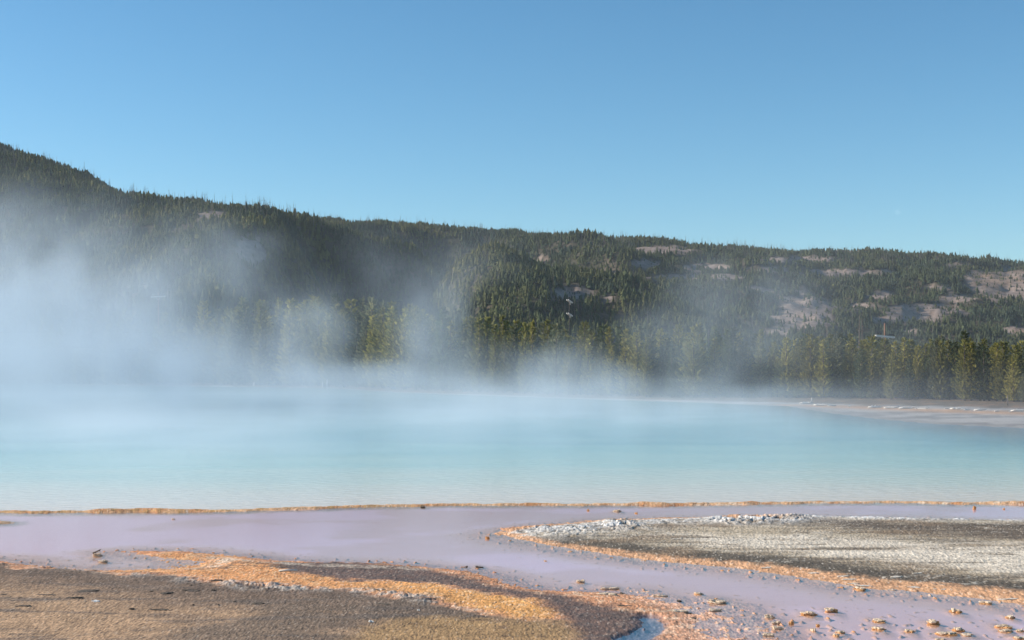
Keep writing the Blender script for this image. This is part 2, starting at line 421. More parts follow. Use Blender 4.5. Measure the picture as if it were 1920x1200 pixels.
SHALLOW_LUMPS = [
 (1483, 1170, 9, 6, 'rust', 'small rusty lump at the outer edge of the shallows'), (1533, 1174, 7, 5, 'rust', 'round red-brown pebble right of the shallows'),
 (1525, 1182, 11, 5, 'cap', 'flat tan lump below the round red-brown pebble'), (1443, 1158, 17, 7, 'cap', 'stacked tan ledge at the tip of the shallows'),
 (1455, 1169, 15, 5, 'cap', 'low tan ledge below the stacked one'), (1458, 1179, 22, 6, 'cap', 'wide broken ledge near the bottom of the shallows'),
 (1440, 1192, 20, 6, 'cap', 'lowest broken ledge of the shallows'), (1345, 1130, 46, 7, 'cap', 'long dark-edged ledge below the standing-off rock'),
 (1342, 1127, 9, 7, 'rust', 'rusty knob on top of the long ledge'), (1273, 1127, 13, 4, 'dark', 'small dark ledge between two long ones'),
 (1238, 1118, 27, 4, 'cap', 'thin ledge with an orange patch at the stream edge'), (1142, 1104, 32, 4, 'cap', 'thin ledge on the crest of the pink spit'),
 (1140, 1118, 34, 5, 'cap', 'white ledge left of the pink spit crest'), (1165, 1114, 12, 4, 'dark', 'dark nodule beside the white ledge'),
 (1088, 1091, 15, 5, 'cap', 'isolated crust patch in open water near the pink spit'), (1340, 1145, 30, 5, 'cap', 'second ledge under the long dark-edged one'),
 (1270, 1148, 40, 5, 'cap', 'ragged pale ledge in the middle of the pink flat'), (1290, 1151, 22, 4, 'dark', 'dark seam under the ragged pale ledge'),
 (1172, 1142, 34, 4, 'dark', 'dark ledge above the blue puddle'), (1300, 1160, 12, 4, 'dark', 'small dark bit right of the blue puddle'),
 (1827, 955, 7, 7, 'rust', 'red-brown stone in the upper right water before the rim'), (1882, 955, 5, 3, 'rust', 'tiny stone right of the red-brown stone'),
 (1157, 959, 15, 4, 'cap', 'flat crust patch in the water below the rim'), (1103, 958, 5, 4, 'rust', 'tiny stone left of the flat crust patch by the rim'),
 (1193, 963, 6, 3, 'rust', 'tiny stone right of the flat crust patch by the rim'), (914, 1010, 9, 5, 'rust', 'red-brown stones at the tip of the right island'),
 (793, 952, 9, 4, 'dark', 'dark knob on the middle of the rim'), (325, 974, 6, 3, 'cap', 'lone pale stone in the upper left water'),
 (182, 1042, 17, 6, 'cap', 'flat pale stone under the small branch by the left spit'), (193, 1054, 20, 5, 'cap', 'orange-brown slab below the branch at the left spit'),
 (898, 1064, 17, 4, 'dark', 'dark slab on the upper edge of the orange bank'), (875, 1063, 6, 4, 'dark', 'small dark stone left of the dark slab'),
 (1023, 1052, 6, 2, 'rust', 'tiny reddish speck stone in the channel')]
MOUNDS = [(*unproj(q[0], q[1])[:2], q[2] / F * unproj(q[0], q[1])[1]) for q in STREAM_ROCKS + SHALLOW_LUMPS if q[2] > 10]

def mixc(col, c, w):
    return col * (1 - w[..., None]) + np.array(c) * w[..., None]

def near_ground(X, Y):
    """height, albedo, wetness of the mineral flats in front of and along the near pool edge"""
    w1 = fbm(X * 0.9, Y * 0.9, 4); w2 = fbm(X * 0.9 + 50, Y * 0.9 + 31, 4)
    f1 = fbm(X * 5, Y * 5, 3); f2 = fbm(X * 5 + 7, Y * 5 + 90, 3)
    Xw = X + 0.10 * w1 + 0.06 * f1; Yw = Y + 0.42 * w2 + 0.20 * f2
    Xs = X + 0.03 * f1; Ys = Y + 0.10 * w2 + 0.10 * f2
    lb = sdf(Xs, Ys, GW['LB']); rb = sdf(Xs, Ys, GW['RB']); isl = sdf(Xs, Ys, GW['ISLET'])
    rim, _ = seg_dist(Xs, Ys + 0.22 * noise(X * 0.45, X * 0 + 3.3) + 0.12 * noise(X * 1.3, X * 0 + 9.1), GW['RIM'])
    s1 = speckle(X * 62 + 0.7 * noise(X * 9, Y * 9), Y * 13 + noise(X * 11, Y * 7)); s2 = speckle(X * 34 + 40, Y * 8 + noise(X * 8, Y * 5) + 11)
    s3 = speckle(X * 85 + 3, Y * 17 + 0.8 * noise(X * 13, Y * 9))
    peb = 0.6 * fbm(X * 24, Y * 8, 2, 0.7) + 0.45 * (s2 - 0.5)
    grit = 1.2 * (s1 - 0.5)
    spk = 0.5 * s1 + 0.2 * s2 + 0.3 * s3
    peb2 = np.maximum(noise(X * 8 + 3, Y * 6), 0) ** 2
    strk = fbm(X * 0.55, Y * 2.6, 5, 0.6)
    big = fbm(X * 0.35, Y * 0.35, 4)
    bed = np.full(X.shape, -0.022)
    # --- lower left bank
    inl = sstep(0.0, 0.55, -lb)
    film = np.maximum(sstep(0.15, -0.45, sdf(Xw, Yw, GW['FILM'])), 0.8 * sstep(0.3, -0.5, sdf(Xw, Yw, GW['INLET'])))
    rise = sstep(-0.25, 0.9, -lb) * (1 - film) + sstep(-0.5, 2.6, -lb) * film
    zl = -0.025 + 0.06 * rise * (1 - 0.45 * film) + film * (0.012 * big + 0.014 * fbm(X * 2.6, Y * 2.2, 3) + 0.015)
    zl = zl + 0.007 * peb + 0.022 * peb2 * (0.5 + film)
    sand = sstep(0.12, -0.12, sdf(Xw, Yw, GW['SAND']))
    zl = np.where(lb < 0.6, zl * (1 - sand) + sand * (0.035 + 0.0028 * grit + 0.003 * peb + 0.03 * big), bed)
    dk = sstep(0.14, -0.14, sdf(Xw, Yw, GW['DARKB']))
    zl = zl * (1 - 0.5 * dk) + 0.5 * dk * (0.012 + 0.007 * peb + 0.012 * peb2)
    zl = zl - 0.07 * sstep(0.05, 0.75, lb)
    pud = sstep(0.10, -0.10, sdf(Xw, Yw, GW['PUDDLE']))
    zl = zl - pud * 0.045
    cl, _ = seg_dist(X + 0.05 * f1, Y + 0.12 * f2, GW['CRUSTLINE'])
    clp = sstep(-0.30, 0.25, fbm(X * 1.3 + 5, Y * 0.6, 3))
    cln = np.exp(-(cl / (0.10 + 0.14 * clp)) ** 2) * (0.25 + 0.75 * clp)
    zl = zl + cln * (0.010 + 0.034 * np.abs(fbm(X * 4.5, Y * 4, 4, .55)) * (0.4 + clp) + 0.006 * peb)
    # --- right island
    zr = -0.03 + 0.075 * sstep(-0.2, 0.9, -rb) + 0.008 * peb + 0.015 * peb2
    zr = zr + sstep(0.5, 1.6, -rb) * (0.0035 * grit + 0.014 * strk)
    r1, _ = seg_dist(Xs, Y + 0.15 * f2, GW['RIDGE']); r2, _ = seg_dist(Xs, Y + 0.12 * f2, GW['RIDGE2'])
    ru = 1 - np.abs(fbm(X * 4.2, Y * 3.0, 4, 0.55))
    g1 = np.exp(-(r1 / 0.85) ** 2); g2 = np.exp(-(r2 / 0.42) ** 2)
    pt = sstep(-0.25, 0.3, fbm(X * 0.9 + 3, Y * 0.5, 3))
    g1 = g1 * (0.75 + 0.25 * pt); g2 = g2 * (0.25 + 0.75 * pt)
    zr = zr + g1 * (0.085 * (ru - 0.5)) * (0.5 + pt) + g2 * 0.05 * (ru - 0.5)
    zr = zr - 0.07 * sstep(0.05, 0.75, rb)
    # --- rim and islet
    zm = -0.05 + 0.072 * np.exp(-(rim / 0.27) ** 2) * (1.0 + 0.20 * fbm(X * 2.2, Y * 1.2, 4, .6)) + (0.003 * peb + 0.007 * f1) * np.exp(-(rim / 0.6) ** 2) + 0.03 * np.exp(-(np.maximum(rim - 0.2, 0) / 0.9) ** 2) * sstep(-0.1, 0.2, fbm(X * 0.4, Y * 0.4, 3))
    zi = -0.05 + 0.08 * sstep(-0.3, 0.5, -isl) + 0.008 * peb
    z = np.maximum(np.maximum(bed, np.where(lb < 0.8, zl, bed)), np.maximum(np.where(rb < 0.8, zr, bed), np.maximum(zm, zi)))
    # scattered bits just breaking the surface in the shallows
    near_b = np.maximum(np.exp(-np.maximum(np.minimum(lb, rb), 0) / 0.3), 0.85 * np.exp(-((X - 3.0) / 1.9) ** 2 - ((Y - 13.6) / 1.1) ** 2))
    bits = near_b * np.maximum(noise(X * 13 + 11, Y * 6.5) - 0.26, 0)
    z = np.maximum(z, np.minimum(-0.024 + 0.16 * bits, 0.007 + 0.006 * peb))
    mo = np.zeros(X.shape)
    for mx_, my_, mw_ in MOUNDS:
        mo = np.maximum(mo, np.exp(-((X - mx_) / (mw_ * 0.75)) ** 2 - ((Y - my_) / (mw_ * 1.5 + 0.1)) ** 2))
    z = np.maximum(z, -0.024 + 0.020 * mo + mo * 0.014 * f1)
    # --- colours (albedo)
    col = np.zeros(X.shape + (3,)) + np.array((0.78, 0.50, 0.46))
    col = mixc(col, (0.80, 0.44, 0.30), sstep(0.9, 0.1, np.minimum(lb, rb) + 0.2 * f1) * 0.7)
    col = mixc(col, (0.89, 0.64, 0.62), sstep(0.2, 0.8, np.minimum(lb, rb)))
    col = mixc(col, (0.90, 0.61, 0.70), sstep(0.25, 0.85, np.minimum(lb, rb) + 0.2 * w1) * 0.8)
    col = mixc(col, (0.70, 0.42, 0.30), sstep(-0.1, 0.25, big) * 0.5)
    col = mixc(col, (0.60, 0.30, 0.13), np.clip(mo * 1.3, 0, 1) * sstep(-0.3, 0.2, f1 + 0.3) * 0.85)
    col = mixc(col, (0.58, 0.30, 0.15), sstep(0.0, 0.05, bits) * 0.95)
    land = sstep(0.3, -0.25, lb)
    col = mixc(col, (0.66, 0.32, 0.17), land)
    col = mixc(col, (0.74, 0.46, 0.29), land * sstep(0.0, 0.35, f1 + 0.3 * peb))
    col = mixc(col, (0.72, 0.42, 0.29), land * film * 0.7)
    col = mixc(col, (0.52, 0.20, 0.07), sstep(0.42, 0.05, np.abs(lb + 0.16)) * 0.75 * sstep(-0.35, 0.1, f2 + 0.1) * (1 - film))
    om = sstep(0.14, -0.14, sdf(Xw, Yw, GW['ORANGE']))
    col = mixc(col, (0.71, 0.325, 0.13), om * 0.95)
    ox = sstep(4.2, 1.2, np.abs(X - 0.9)) * om
    col = mixc(col, (0.72, 0.37, 0.11), ox * sstep(-5, 1, X) * 0.7)
    col = mixc(col, (0.76, 0.47, 0.25), om * sstep(0.1, 0.5, peb + f1) * 0.6)
    col = mixc(col, (0.30, 0.15, 0.07), om * sstep(0.35, 0.6, -peb - 0.4 * f1) * 0.6)
    col = mixc(col, (0.115, 0.085, 0.072), dk * (0.9 + 0.1 * np.clip(f1, -1, 1)))
    col = mixc(col, (0.55, 0.36, 0.24), dk * sstep(0.42, 0.60, peb) * 0.8)
    col = mixc(col, (0.44, 0.28, 0.165), sand)
    sdark, _ = seg_dist(Xw, Yw, GW['CRUSTLINE'])
    col = mixc(col, (0.15, 0.105, 0.078), sand * sstep(2.3, 0.2, sdark) * 0.92)
    col = mixc(col, (0.17, 0.125, 0.092), sand * sstep(-0.02, 0.33, big + 0.25 * strk + 0.05 * (X + 3)) * 0.8)
    col = mixc(col, (0.13, 0.105, 0.09), sand * sstep(0.22, 0.40, strk) * 0.5)
    ed = sstep(-4.6, -3.9, X) * sstep(-0.6, -1.6, X) * (Y > 17.5)
    col = mixc(col, (0.62, 0.50, 0.38), np.exp(-((lb + 0.62 + 0.1 * f1) / 0.12) ** 2) * ed * sstep(-0.2, 0.2, f1 + 0.2) * 0.8)
    col = mixc(col, (0.13, 0.09, 0.065), np.exp(-((lb + 0.90 + 0.1 * f2) / 0.15) ** 2) * ed * sstep(-0.3, 0.1, f2 + 0.1) * 0.85)
    ck = noise(X * 0.9 + 0.5 * f1 + 20, Y * 1.5 + 0.4 * f2); pc = sstep(0.05, 0.3, fbm(X * 0.6 + 3, Y * 0.7 + 1, 3))
    col = mixc(col, (0.09, 0.07, 0.06), sand * np.exp(-(ck / 0.022) ** 2) * pc * 0.75)
    col = mixc(col, (0.20, 0.14, 0.10), sand * sstep(0.1, 0.5, fbm(X * 0.8 + 30, Y * 1.3 + 5, 4)) * 0.6)
    oc = sstep(0.2, -0.2, sdf(Xw, Yw, GW['OCHRE']))
    col = mixc(col, (0.40, 0.245, 0.11), oc * 0.8)
    col = mixc(col, (0.16, 0.10, 0.06), oc * sstep(0.1, 0.5, f1 + big) * 0.7)
    crn = cln * sstep(-0.25, 0.2, f1 + 0.4 * peb)
    col = mixc(col, (0.44, 0.40, 0.36), np.clip(crn * 1.1, 0, 1) * 0.75)
    col = mixc(col, (0.10, 0.10, 0.11), cln * sstep(0.12, 0.45, -f1) * 0.8)
    col = mixc(col, (0.16, 0.15, 0.18), pud)
    # right island colours
    ri = sstep(0.3, -0.25, rb)
    isl_w = np.interp(X, [-1, 1, 4, 7, 12], [0.42, 0.5, 0.75, 1.0, 1.4])
    topmask = sstep(0.25, 0.75, -rb)
    inner = sstep(isl_w * 0.75, isl_w * 1.15, -rb + 0.10 * f2 + 0.05 * f1)
    upper = np.minimum(r2, np.where(X > 3.6, r1, 99))
    inner = np.maximum(inner, sstep(1.2, 0.6, upper) * sstep(4.0, 4.8, X) * sstep(0.0, 0.2, -rb))
    ci = np.zeros(X.shape + (3,)) + np.array((0.62, 0.34, 0.185))
    ci = mixc(ci, (0.70, 0.40, 0.22), sstep(0.0, 0.4, peb + f1))
    ci = mixc(ci, (0.48, 0.19, 0.07), sstep(0.25, 0.0, -rb) * 0.6)
    cg = np.zeros(X.shape + (3,)) + np.array((0.36, 0.28, 0.19))
    cg = mixc(cg, (0.50, 0.42, 0.31), sstep(-0.05, 0.3, strk) * 0.8)
    cg = mixc(cg, (0.17, 0.15, 0.125), sstep(0.05, 0.4, -strk + 0.3 * f1) * 0.6)
    wa = sstep(0.5, -0.5, sdf(Xw, Yw + 0.8 * strk, GW['WHITEA']))
    cg = mixc(cg, (0.70, 0.61, 0.49), wa * sstep(-0.55, -0.05, strk + 0.3 * f1) * 0.97)
    ta = sstep(0.3, -0.3, sdf(Xw, Yw, GW['TANA']))
    cg = mixc(cg, (0.52, 0.42, 0.29), ta * 0.7)
    br = sstep(0.4, -0.4, sdf(Xw, Yw + 0.6 * strk, GW['BROWNS']))
    cg = mixc(cg, (0.13, 0.10, 0.075), br * sstep(-0.25, 0.05, strk + 0.2) * 0.9)
    dw = np.interp(X, [-1, 1, 4, 7, 12], [0.35, 0.5, 0.75, 0.65, 0.8])
    lowside = sstep(0.6, 1.4, np.minimum(r1, r2))
    dband = sstep(isl_w + dw + 0.25, isl_w + dw * 0.5, -rb + 0.12 * f2) * lowside
    cg = mixc(cg, (0.095, 0.078, 0.060), dband * 0.9)
    cg = mixc(cg, (0.5, 0.47, 0.43), sstep(0.42, 0.6, peb) * 0.5)
    gm = np.clip(g1 * 1.3 * sstep(-0.3, 0.15, f1 + 0.3) + g2 * 1.1, 0, 1)
    cg = mixc(cg, (0.78, 0.76, 0.73), gm * sstep(0.50, 0.85, ru + 0.25 * peb) * (0.7 + 0.3 * pt))
    cg = mixc(cg, (0.15, 0.145, 0.14), gm * sstep(0.80, 0.5, ru + 0.2 * peb) * 0.8)
    crk = noise(X * 1.1 + 0.5 * f1, Y * 1.9 + 0.4 * f2); pat2 = sstep(0.0, 0.3, fbm(X * 0.5 + 8, Y * 0.6 + 2, 3))
    cg = mixc(cg, (0.10, 0.08, 0.065), np.exp(-(crk / 0.025) ** 2) * pat2 * 0.75)
    cg = mixc(cg, (0.24, 0.17, 0.11), sstep(0.05, 0.45, fbm(X * 0.7 + 4, Y * 1.1, 4)) * (1 - 0.7 * wa) * 0.7)
    cg = mixc(cg, (0.70, 0.64, 0.54), np.exp(-((crk - 0.12) / 0.03) ** 2) * pat2 * 0.6)
    ci = ci * (1 - inner[..., None]) + cg * inner[..., None]
    col = col * (1 - ri[..., None]) + ci * ri[..., None]
    # rim colours
    rm = np.exp(-(rim / 0.46) ** 4)
    rc = np.zeros(X.shape + (3,)) + np.array((0.62, 0.37, 0.20))
    rc = mixc(rc, (0.50, 0.22, 0.085), sstep(0.0, 0.4, fbm(X * 1.4 + 2, Y * 1.1, 3)) * 0.8)
    rc = mixc(rc, (0.46, 0.27, 0.11), sstep(0.0, 0.3, f1 + peb * 0.5) * sstep(3, -4, X))
    rc = mixc(rc, (0.72, 0.54, 0.38), sstep(0.05, 0.3, -f1) * sstep(-4, 5, X))
    rc = mixc(rc, (0.22, 0.15, 0.10), sstep(0.3, 0.5, peb) * 0.7)
    col = col * (1 - rm[..., None]) + rc * rm[..., None]
    im = sstep(0.2, -0.2, isl)
    col = mixc(col, (0.45, 0.29, 0.17), im)
    landm = np.clip(sstep(0.25, -0.1, np.minimum(np.minimum(lb, rb), isl)) + np.exp(-(rim / 0.5) ** 4) + 0.7 * mo, 0, 1)
    amp = landm * (0.75 + 0.35 * film)
    col = col * (1 + amp * 1.05 * (spk - 0.5) * 1.25)[..., None]
    col = mixc(col, (0.80, 0.70, 0.58), landm * (s3 > 0.97) * (0.6 - 0.4 * sand - 0.3 * dk))
    col = mixc(col, (0.06, 0.045, 0.04), landm * (s3 < 0.045) * 0.6)
    global GRAIN
    GRAIN = np.clip(sstep(0.5, -0.1, np.minimum(np.minimum(lb, rb), np.minimum(isl, rim - 0.5))) + mo, 0.12, 1)
    wet = np.clip(np.maximum(dk * 0.9, sstep(0.6, 0.0, -lb) * (lb < .3)), 0, 1)
    wet = np.maximum(wet, sstep(0.7, 0.2, -rb) * (rb < .3) * 0.8) + 0.25 * film
    return z, col, np.clip(wet, 0, 1)

def far_ground(X, Y):
    sp = sdf(X, Y, POOL_POLY)
    big = fbm(X * 0.08, Y * 0.08, 4)
    f = fbm(X * 0.5, Y * 0.5, 4)
    z = np.where(sp < 0, -0.5 * sstep(0, 4, -sp) - 0.02 + 0.06 * sstep(0.4, 0, -sp), 0.045 + 0.10 * sstep(0, 14, sp) + 0.012 * np.maximum(sp - 14, 0) ** 1.0 * 0.6)
    z = z + sstep(1, 8, sp) * 0.08 * f
    col = np.zeros(X.shape + (3,)) + np.array((0.36, 0.34, 0.325))
    strk = fbm(X * 0.15, Y * 0.8, 4)
    col = mixc(col, (0.16, 0.15, 0.145), sstep(-0.1, 0.3, strk + 0.4 * f) * 0.8)
    st, _ = seg_dist(X, Y + 1.2 * f, GW['STRIPE'])
    behind = np.interp(X, [-80, -48, -22, -2, 8, 21.7, 26, 31, 40], [240, 229, 178, 142, 124, 106, 98, 88, 80])
    past = sstep(-1.5, 2.5, Y - behind)
    col = mixc(col, (0.50, 0.27, 0.12), np.exp(-(st / 2.2) ** 2) * 0.8)
    col = mixc(col, (0.115, 0.09, 0.065), past * (sp > 0))
    col = mixc(col, (0.24, 0.14, 0.08), past * sstep(0.0, 0.4, f) * (sp > 0) * 0.6)
    col = mixc(col, (0.22, 0.22, 0.22), sstep(1.5, 0.0, np.abs(sp)) * 0.8)
    col = mixc(col, (0.55, 0.6, 0.58), sstep(-0.6, -1.2, sp))
    return z, col

rows = np.concatenate([np.arange(1900, 1240, -12), np.arange(1240, 928, -0.8), np.arange(928, 760, -2.5), np.arange(760, 716, -0.8), np.arange(716, 709, -0.6)])
cols = np.concatenate([np.arange(-860, -60, 16), np.arange(-60, 1980, 1.35), np.arange(1980, 2820, 16)])
PX, PY = np.meshgrid(cols, rows)
GY = F * H / (PY - HY); GX = (PX - CX) / F * GY
nz_ = int((rows > 925).sum())
Z = np.zeros(GX.shape); C = np.zeros(GX.shape + (3,)); W = np.zeros(GX.shape)
zn, cn, wn_ = near_ground(GX[:nz_ + 1], GY[:nz_ + 1])
Z[:nz_ + 1] = zn; C[:nz_ + 1] = cn; W[:nz_ + 1] = wn_
GR = np.ones(GX.shape); GR[:nz_ + 1] = GRAIN[:nz_ + 1]
zf, cf = far_ground(GX[nz_ - 60:], GY[nz_ - 60:])
rim_d, _ = seg_dist(GX[nz_ - 60:], GY[nz_ - 60:], GW['RIM'])
rim_y = np.interp(GX[nz_ - 60:], [p[0] for p in GW['RIM']], [p[1] for p in GW['RIM']])
t = sstep(0.3, 1.2, GY[nz_ - 60:] - rim_y)
Z[nz_ - 60:] = Z[nz_ - 60:] * (1 - t) + zf * t
C[nz_ - 60:] = C[nz_ - 60:] * (1 - t[..., None]) + cf * t[..., None]
ca = np.concatenate([np.clip(C, 0, 0.9), np.ones(C.shape[:2] + (1,))], -1)
me = np_mesh('ground', np.stack([GX, GY, Z], -1).reshape(-1, 3), grid_faces(len(rows), len(cols)), M_ground, True,
             {'albedo': ('FLOAT_COLOR', ca), 'wet': ('FLOAT', W), 'grain': ('FLOAT', GR)})
link('ground', me, kind='structure')
# plain earth beyond and behind the modelled flats
me = np_mesh('terrain', [(-2050, -650, -1.2), (2050, -650, -1.2), (2050, 2450, -1.2), (-2050, 2450, -1.2)], np.array([[0, 1, 2, 3]]),
             mat_simple('plain_earth', (0.2, 0.16, 0.12), 0.95, 0.3, 0.2))
link('terrain', me, kind='structure')

def ground_z(x, y):
    X = np.array([[x]]); Y = np.array([[y]])
    ry = float(np.interp(x, [p[0] for p in GW['RIM']], [p[1] for p in GW['RIM']]))
    return float(near_ground(X, Y)[0][0, 0]) if y < ry + 0.5 else float(far_ground(X, Y)[0][0, 0])

# ------------------------------------------------------------------ waters
rr = np.linspace(0, 1, 70) ** 1.0
cc = np.arange(-900, 2901, 20.0)
rimc = np.interp(cc, [p[0] for p in RIM], [p[1] for p in RIM])
PYs = 1900 + (rimc[None, :] - 1900) * rr[:, None]
SY = F * H / (PYs - HY); SX = (cc[None, :] - CX) / F * SY
me = np_mesh('stream_water', np.stack([SX, SY, np.zeros(SX.shape)], -1).reshape(-1, 3), grid_faces(*SX.shape), M_stream)
link('stream_water', me, kind='structure')
pc = np.arange(-900, 2901, 12.0)
p0 = np.interp(pc, [p[0] for p in RIM], [p[1] for p in RIM]); p1 = np.interp(pc, [p[0] for p in POOL_FAR], [p[1] for p in POOL_FAR])
y0 = F * H / (p0 - HY); y1 = F * H / (p1 - HY)
tt = np.linspace(0, 1, 160) ** 2.4
WY = y0[None, :] + (y1 - y0)[None, :] * tt[:, None]
WX = ((pc - CX) / F)[None, :] * WY
shore = seg_dist(WX, WY, GW['RIM'])[0] * (1 + 0.25 * fbm(WX * 0.15, WY * 0.3, 3))
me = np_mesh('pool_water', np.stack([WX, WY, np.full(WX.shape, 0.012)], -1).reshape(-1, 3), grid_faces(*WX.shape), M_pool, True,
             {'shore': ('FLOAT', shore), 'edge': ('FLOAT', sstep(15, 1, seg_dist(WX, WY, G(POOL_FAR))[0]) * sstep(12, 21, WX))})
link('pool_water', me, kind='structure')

# ------------------------------------------------------------------ hills
def P3(l): return [at(*p) for p in l]
RA = P3([(-1400, 120, 950), (-900, 160, 900), (-400, 205, 860), (-150, 245, 840), (0, 285, 820), (100, 310, 805), (200, 355, 790), (250, 376, 780), (330, 381, 770), (420, 393, 750), (520, 404, 725), (600, 418, 705), (660, 432, 690)])
RA2 = P3([(330, 392, 740), (390, 402, 690), (435, 412, 640), (468, 428, 590), (488, 492, 520), (510, 620, 430)])
HOLLOW = P3([(715, 470, 690), (705, 520, 620), (680, 580, 540), (650, 640, 470)])
HOLLOW2 = P3([(830, 450, 980), (905, 500, 890), (985, 555, 800), (1040, 600, 720)])
RBc = P3([(300, 445, 1200), (500, 435, 1150), (700, 428, 1100), (830, 432, 1080), (950, 440, 1060), (1000, 452, 1060), (1100, 459, 1080), (1200, 468, 1100), (1300, 474, 1120), (1500, 482, 1150), (1700, 494, 1180), (1920, 504, 1200), (2400, 520, 1250), (3200, 520, 1250)])
RB1 = P3([(720, 432, 1020), (790, 455, 930), (840, 495, 850), (880, 550, 770), (905, 620, 680)])
KN1 = P3([(1490, 600, 820), (1530, 575, 850), (1560, 590, 880)])
KN2 = P3([(1680, 615, 830), (1740, 592, 860), (1810, 580, 900)])
KN3 = P3([(1840, 560, 920), (1900, 530, 970), (2050, 515, 1020)])
KN4 = P3([(1250, 620, 760), (1330, 590, 820), (1400, 560, 900)])

def hill_z(X, Y):
    w = fbm(X / 90, Y / 90, 4)
    Xw = X + 14 * w; Yw = Y + 14 * fbm(X / 90 + 40, Y / 90, 4)
    out = np.full(X.shape, -3.0)
    for line, wd, pw in ((RA, 300, 1.0), (RA2, 105, 1.0), (RBc, 540, 1.0), (RB1, 130, 1.0), (KN1, 95, 1), (KN2, 110, 1), (KN3, 140, 1), (KN4, 130, 1)):
        d, zc = seg_dist(Xw, Yw, line)
        z = (zc + 3) * (0.5 + 0.5 * np.cos(math.pi * np.clip(d / wd, 0, 1))) - 3
        k = 6.0
        h = np.clip(0.5 + 0.5 * (z - out) / k, 0, 1)
        out = out * (1 - h) + z * h + k * h * (1 - h) * 0.5
    for line, wd, dep in ((HOLLOW, 62, 60), (HOLLOW2, 70, 45)):
        d, _ = seg_dist(Xw, Yw, line)
        out = out - dep * (0.5 + 0.5 * np.cos(math.pi * np.clip(d / wd, 0, 1))) * sstep(-2, 40, out)
    dA, _ = seg_dist(X, Y, RA); dB, _ = seg_dist(X, Y, RBc)
    crest = np.clip(np.minimum(dA, dB) / 90, 0, 1)
    rug = sstep(0, 30, out)
    out = out + rug * crest * (10 * fbm(X / 60, Y / 60, 5, 0.55)) + rug * 1.0 * fbm(X / 12, Y / 12, 3)
    return out

hp = np.concatenate([np.arange(-1100, -60, 24), np.arange(-60, 1990, 5.0), np.arange(1990, 3000, 24)])
hd = np.concatenate([np.arange(255, 1000, 5.0), np.arange(1000, 1350, 8.0), np.arange(1350, 1801, 30)])
HPX, HD = np.meshgrid(hp, hd)
HX = (HPX - CX) / F * HD
HZ = hill_z(HX, HD)
HPY = HY - (HZ - H) / HD * F
CLEAR = [(1790, 560, 40, 8), (1460, 620, 30, 8), (1280, 520, 60, 6), (1560, 470, 60, 5), (1440, 505, 50, 5), (1760, 540, 30, 6), (1620, 575, 30, 8), (470, 468, 28, 32), (402, 404, 34, 9), (1015, 486, 14, 6), (1245, 468, 55, 8), (1125, 463, 20, 4), (1210, 495, 32, 10), (1330, 502, 50, 7), (1500, 487, 75, 7), (1075, 552, 42, 14), (1150, 560, 20, 5),
         (1512, 588, 64, 44), (1590, 512, 100, 8), (1650, 555, 26, 9), (1725, 585, 75, 17), (1670, 600, 40, 8), (1885, 537, 75, 30), (1905, 622, 26, 10), (1800, 497, 22, 5), (1830, 520, 22, 12), (1700, 622, 25, 6), (1420, 545, 30, 6), (1360, 520, 40, 6)]
def clear_mask(px, py, n):
    m = np.zeros(px.shape)
    for cx, cy_, rx, ry in CLEAR:
        d = np.sqrt(((px - cx) / rx) ** 2 + ((py - cy_) / ry) ** 2)
        m = np.maximum(m, sstep(1.25, 0.75, d + 0.55 * n))
    return m
nh = fbm(HX / 25, HD / 25, 4)
cm = clear_mask(HPX, HPY, nh)
hc = np.zeros(HX.shape + (3,)) + np.array((0.055, 0.050, 0.032))
hc = mixc(hc, (0.12, 0.095, 0.07), sstep(0, 0.4, nh) * 0.8)
fine = fbm(HX / 5, HD / 5, 3)
bare = np.zeros(HX.shape + (3,)) + np.array((0.275, 0.215, 0.185))
bare = mixc(bare, (0.20, 0.15, 0.125), sstep(0, 0.35, fine))
bare = mixc(bare, (0.33, 0.22, 0.15), (HPX > 1820) * sstep(-0.2, 0.3, nh) * 0.8)
hc = hc * (1 - cm[..., None]) + bare * cm[..., None]
ca = np.concatenate([hc, np.ones(HX.shape + (1,))], -1)
me = np_mesh('hills', np.stack([HX, HD, HZ], -1).reshape(-1, 3), grid_faces(len(hd), len(hp)), M_hill, True, {'albedo': ('FLOAT_COLOR', ca)})
link('hills', me, kind='structure')

# ------------------------------------------------------------------ far forest: one mass of conifers on the slopes
def cone_template(seed, tiers=4, n=6, wide=0.2):
    r = np.random.default_rng(seed); vs = []; fs = []
    for k in range(tiers):
        z0 = 0.06 + 0.9 * k / tiers; z1 = min(1.0, z0 + 1.35 / tiers + 0.05)
        rad = wide * (1 - k / tiers) ** 0.75 * (0.9 + 0.25 * r.random())
        o = len(vs); ph = r.random() * 6.28
        jx, jy = (r.random(2) - .5) * 0.03
        for i in range(n):
            a = ph + 2 * math.pi * i / n
            q = rad * (0.55 + 0.75 * r.random())
            vs.append((q * math.cos(a) + jx, q * math.sin(a) + jy, z0 + (r.random() - .5) * 0.08))
        vs.append((jx, jy, z1))
        for i in range(n): fs.append((o + i, o + (i + 1) % n, o + n))
    return np.array(vs), np.array(fs)

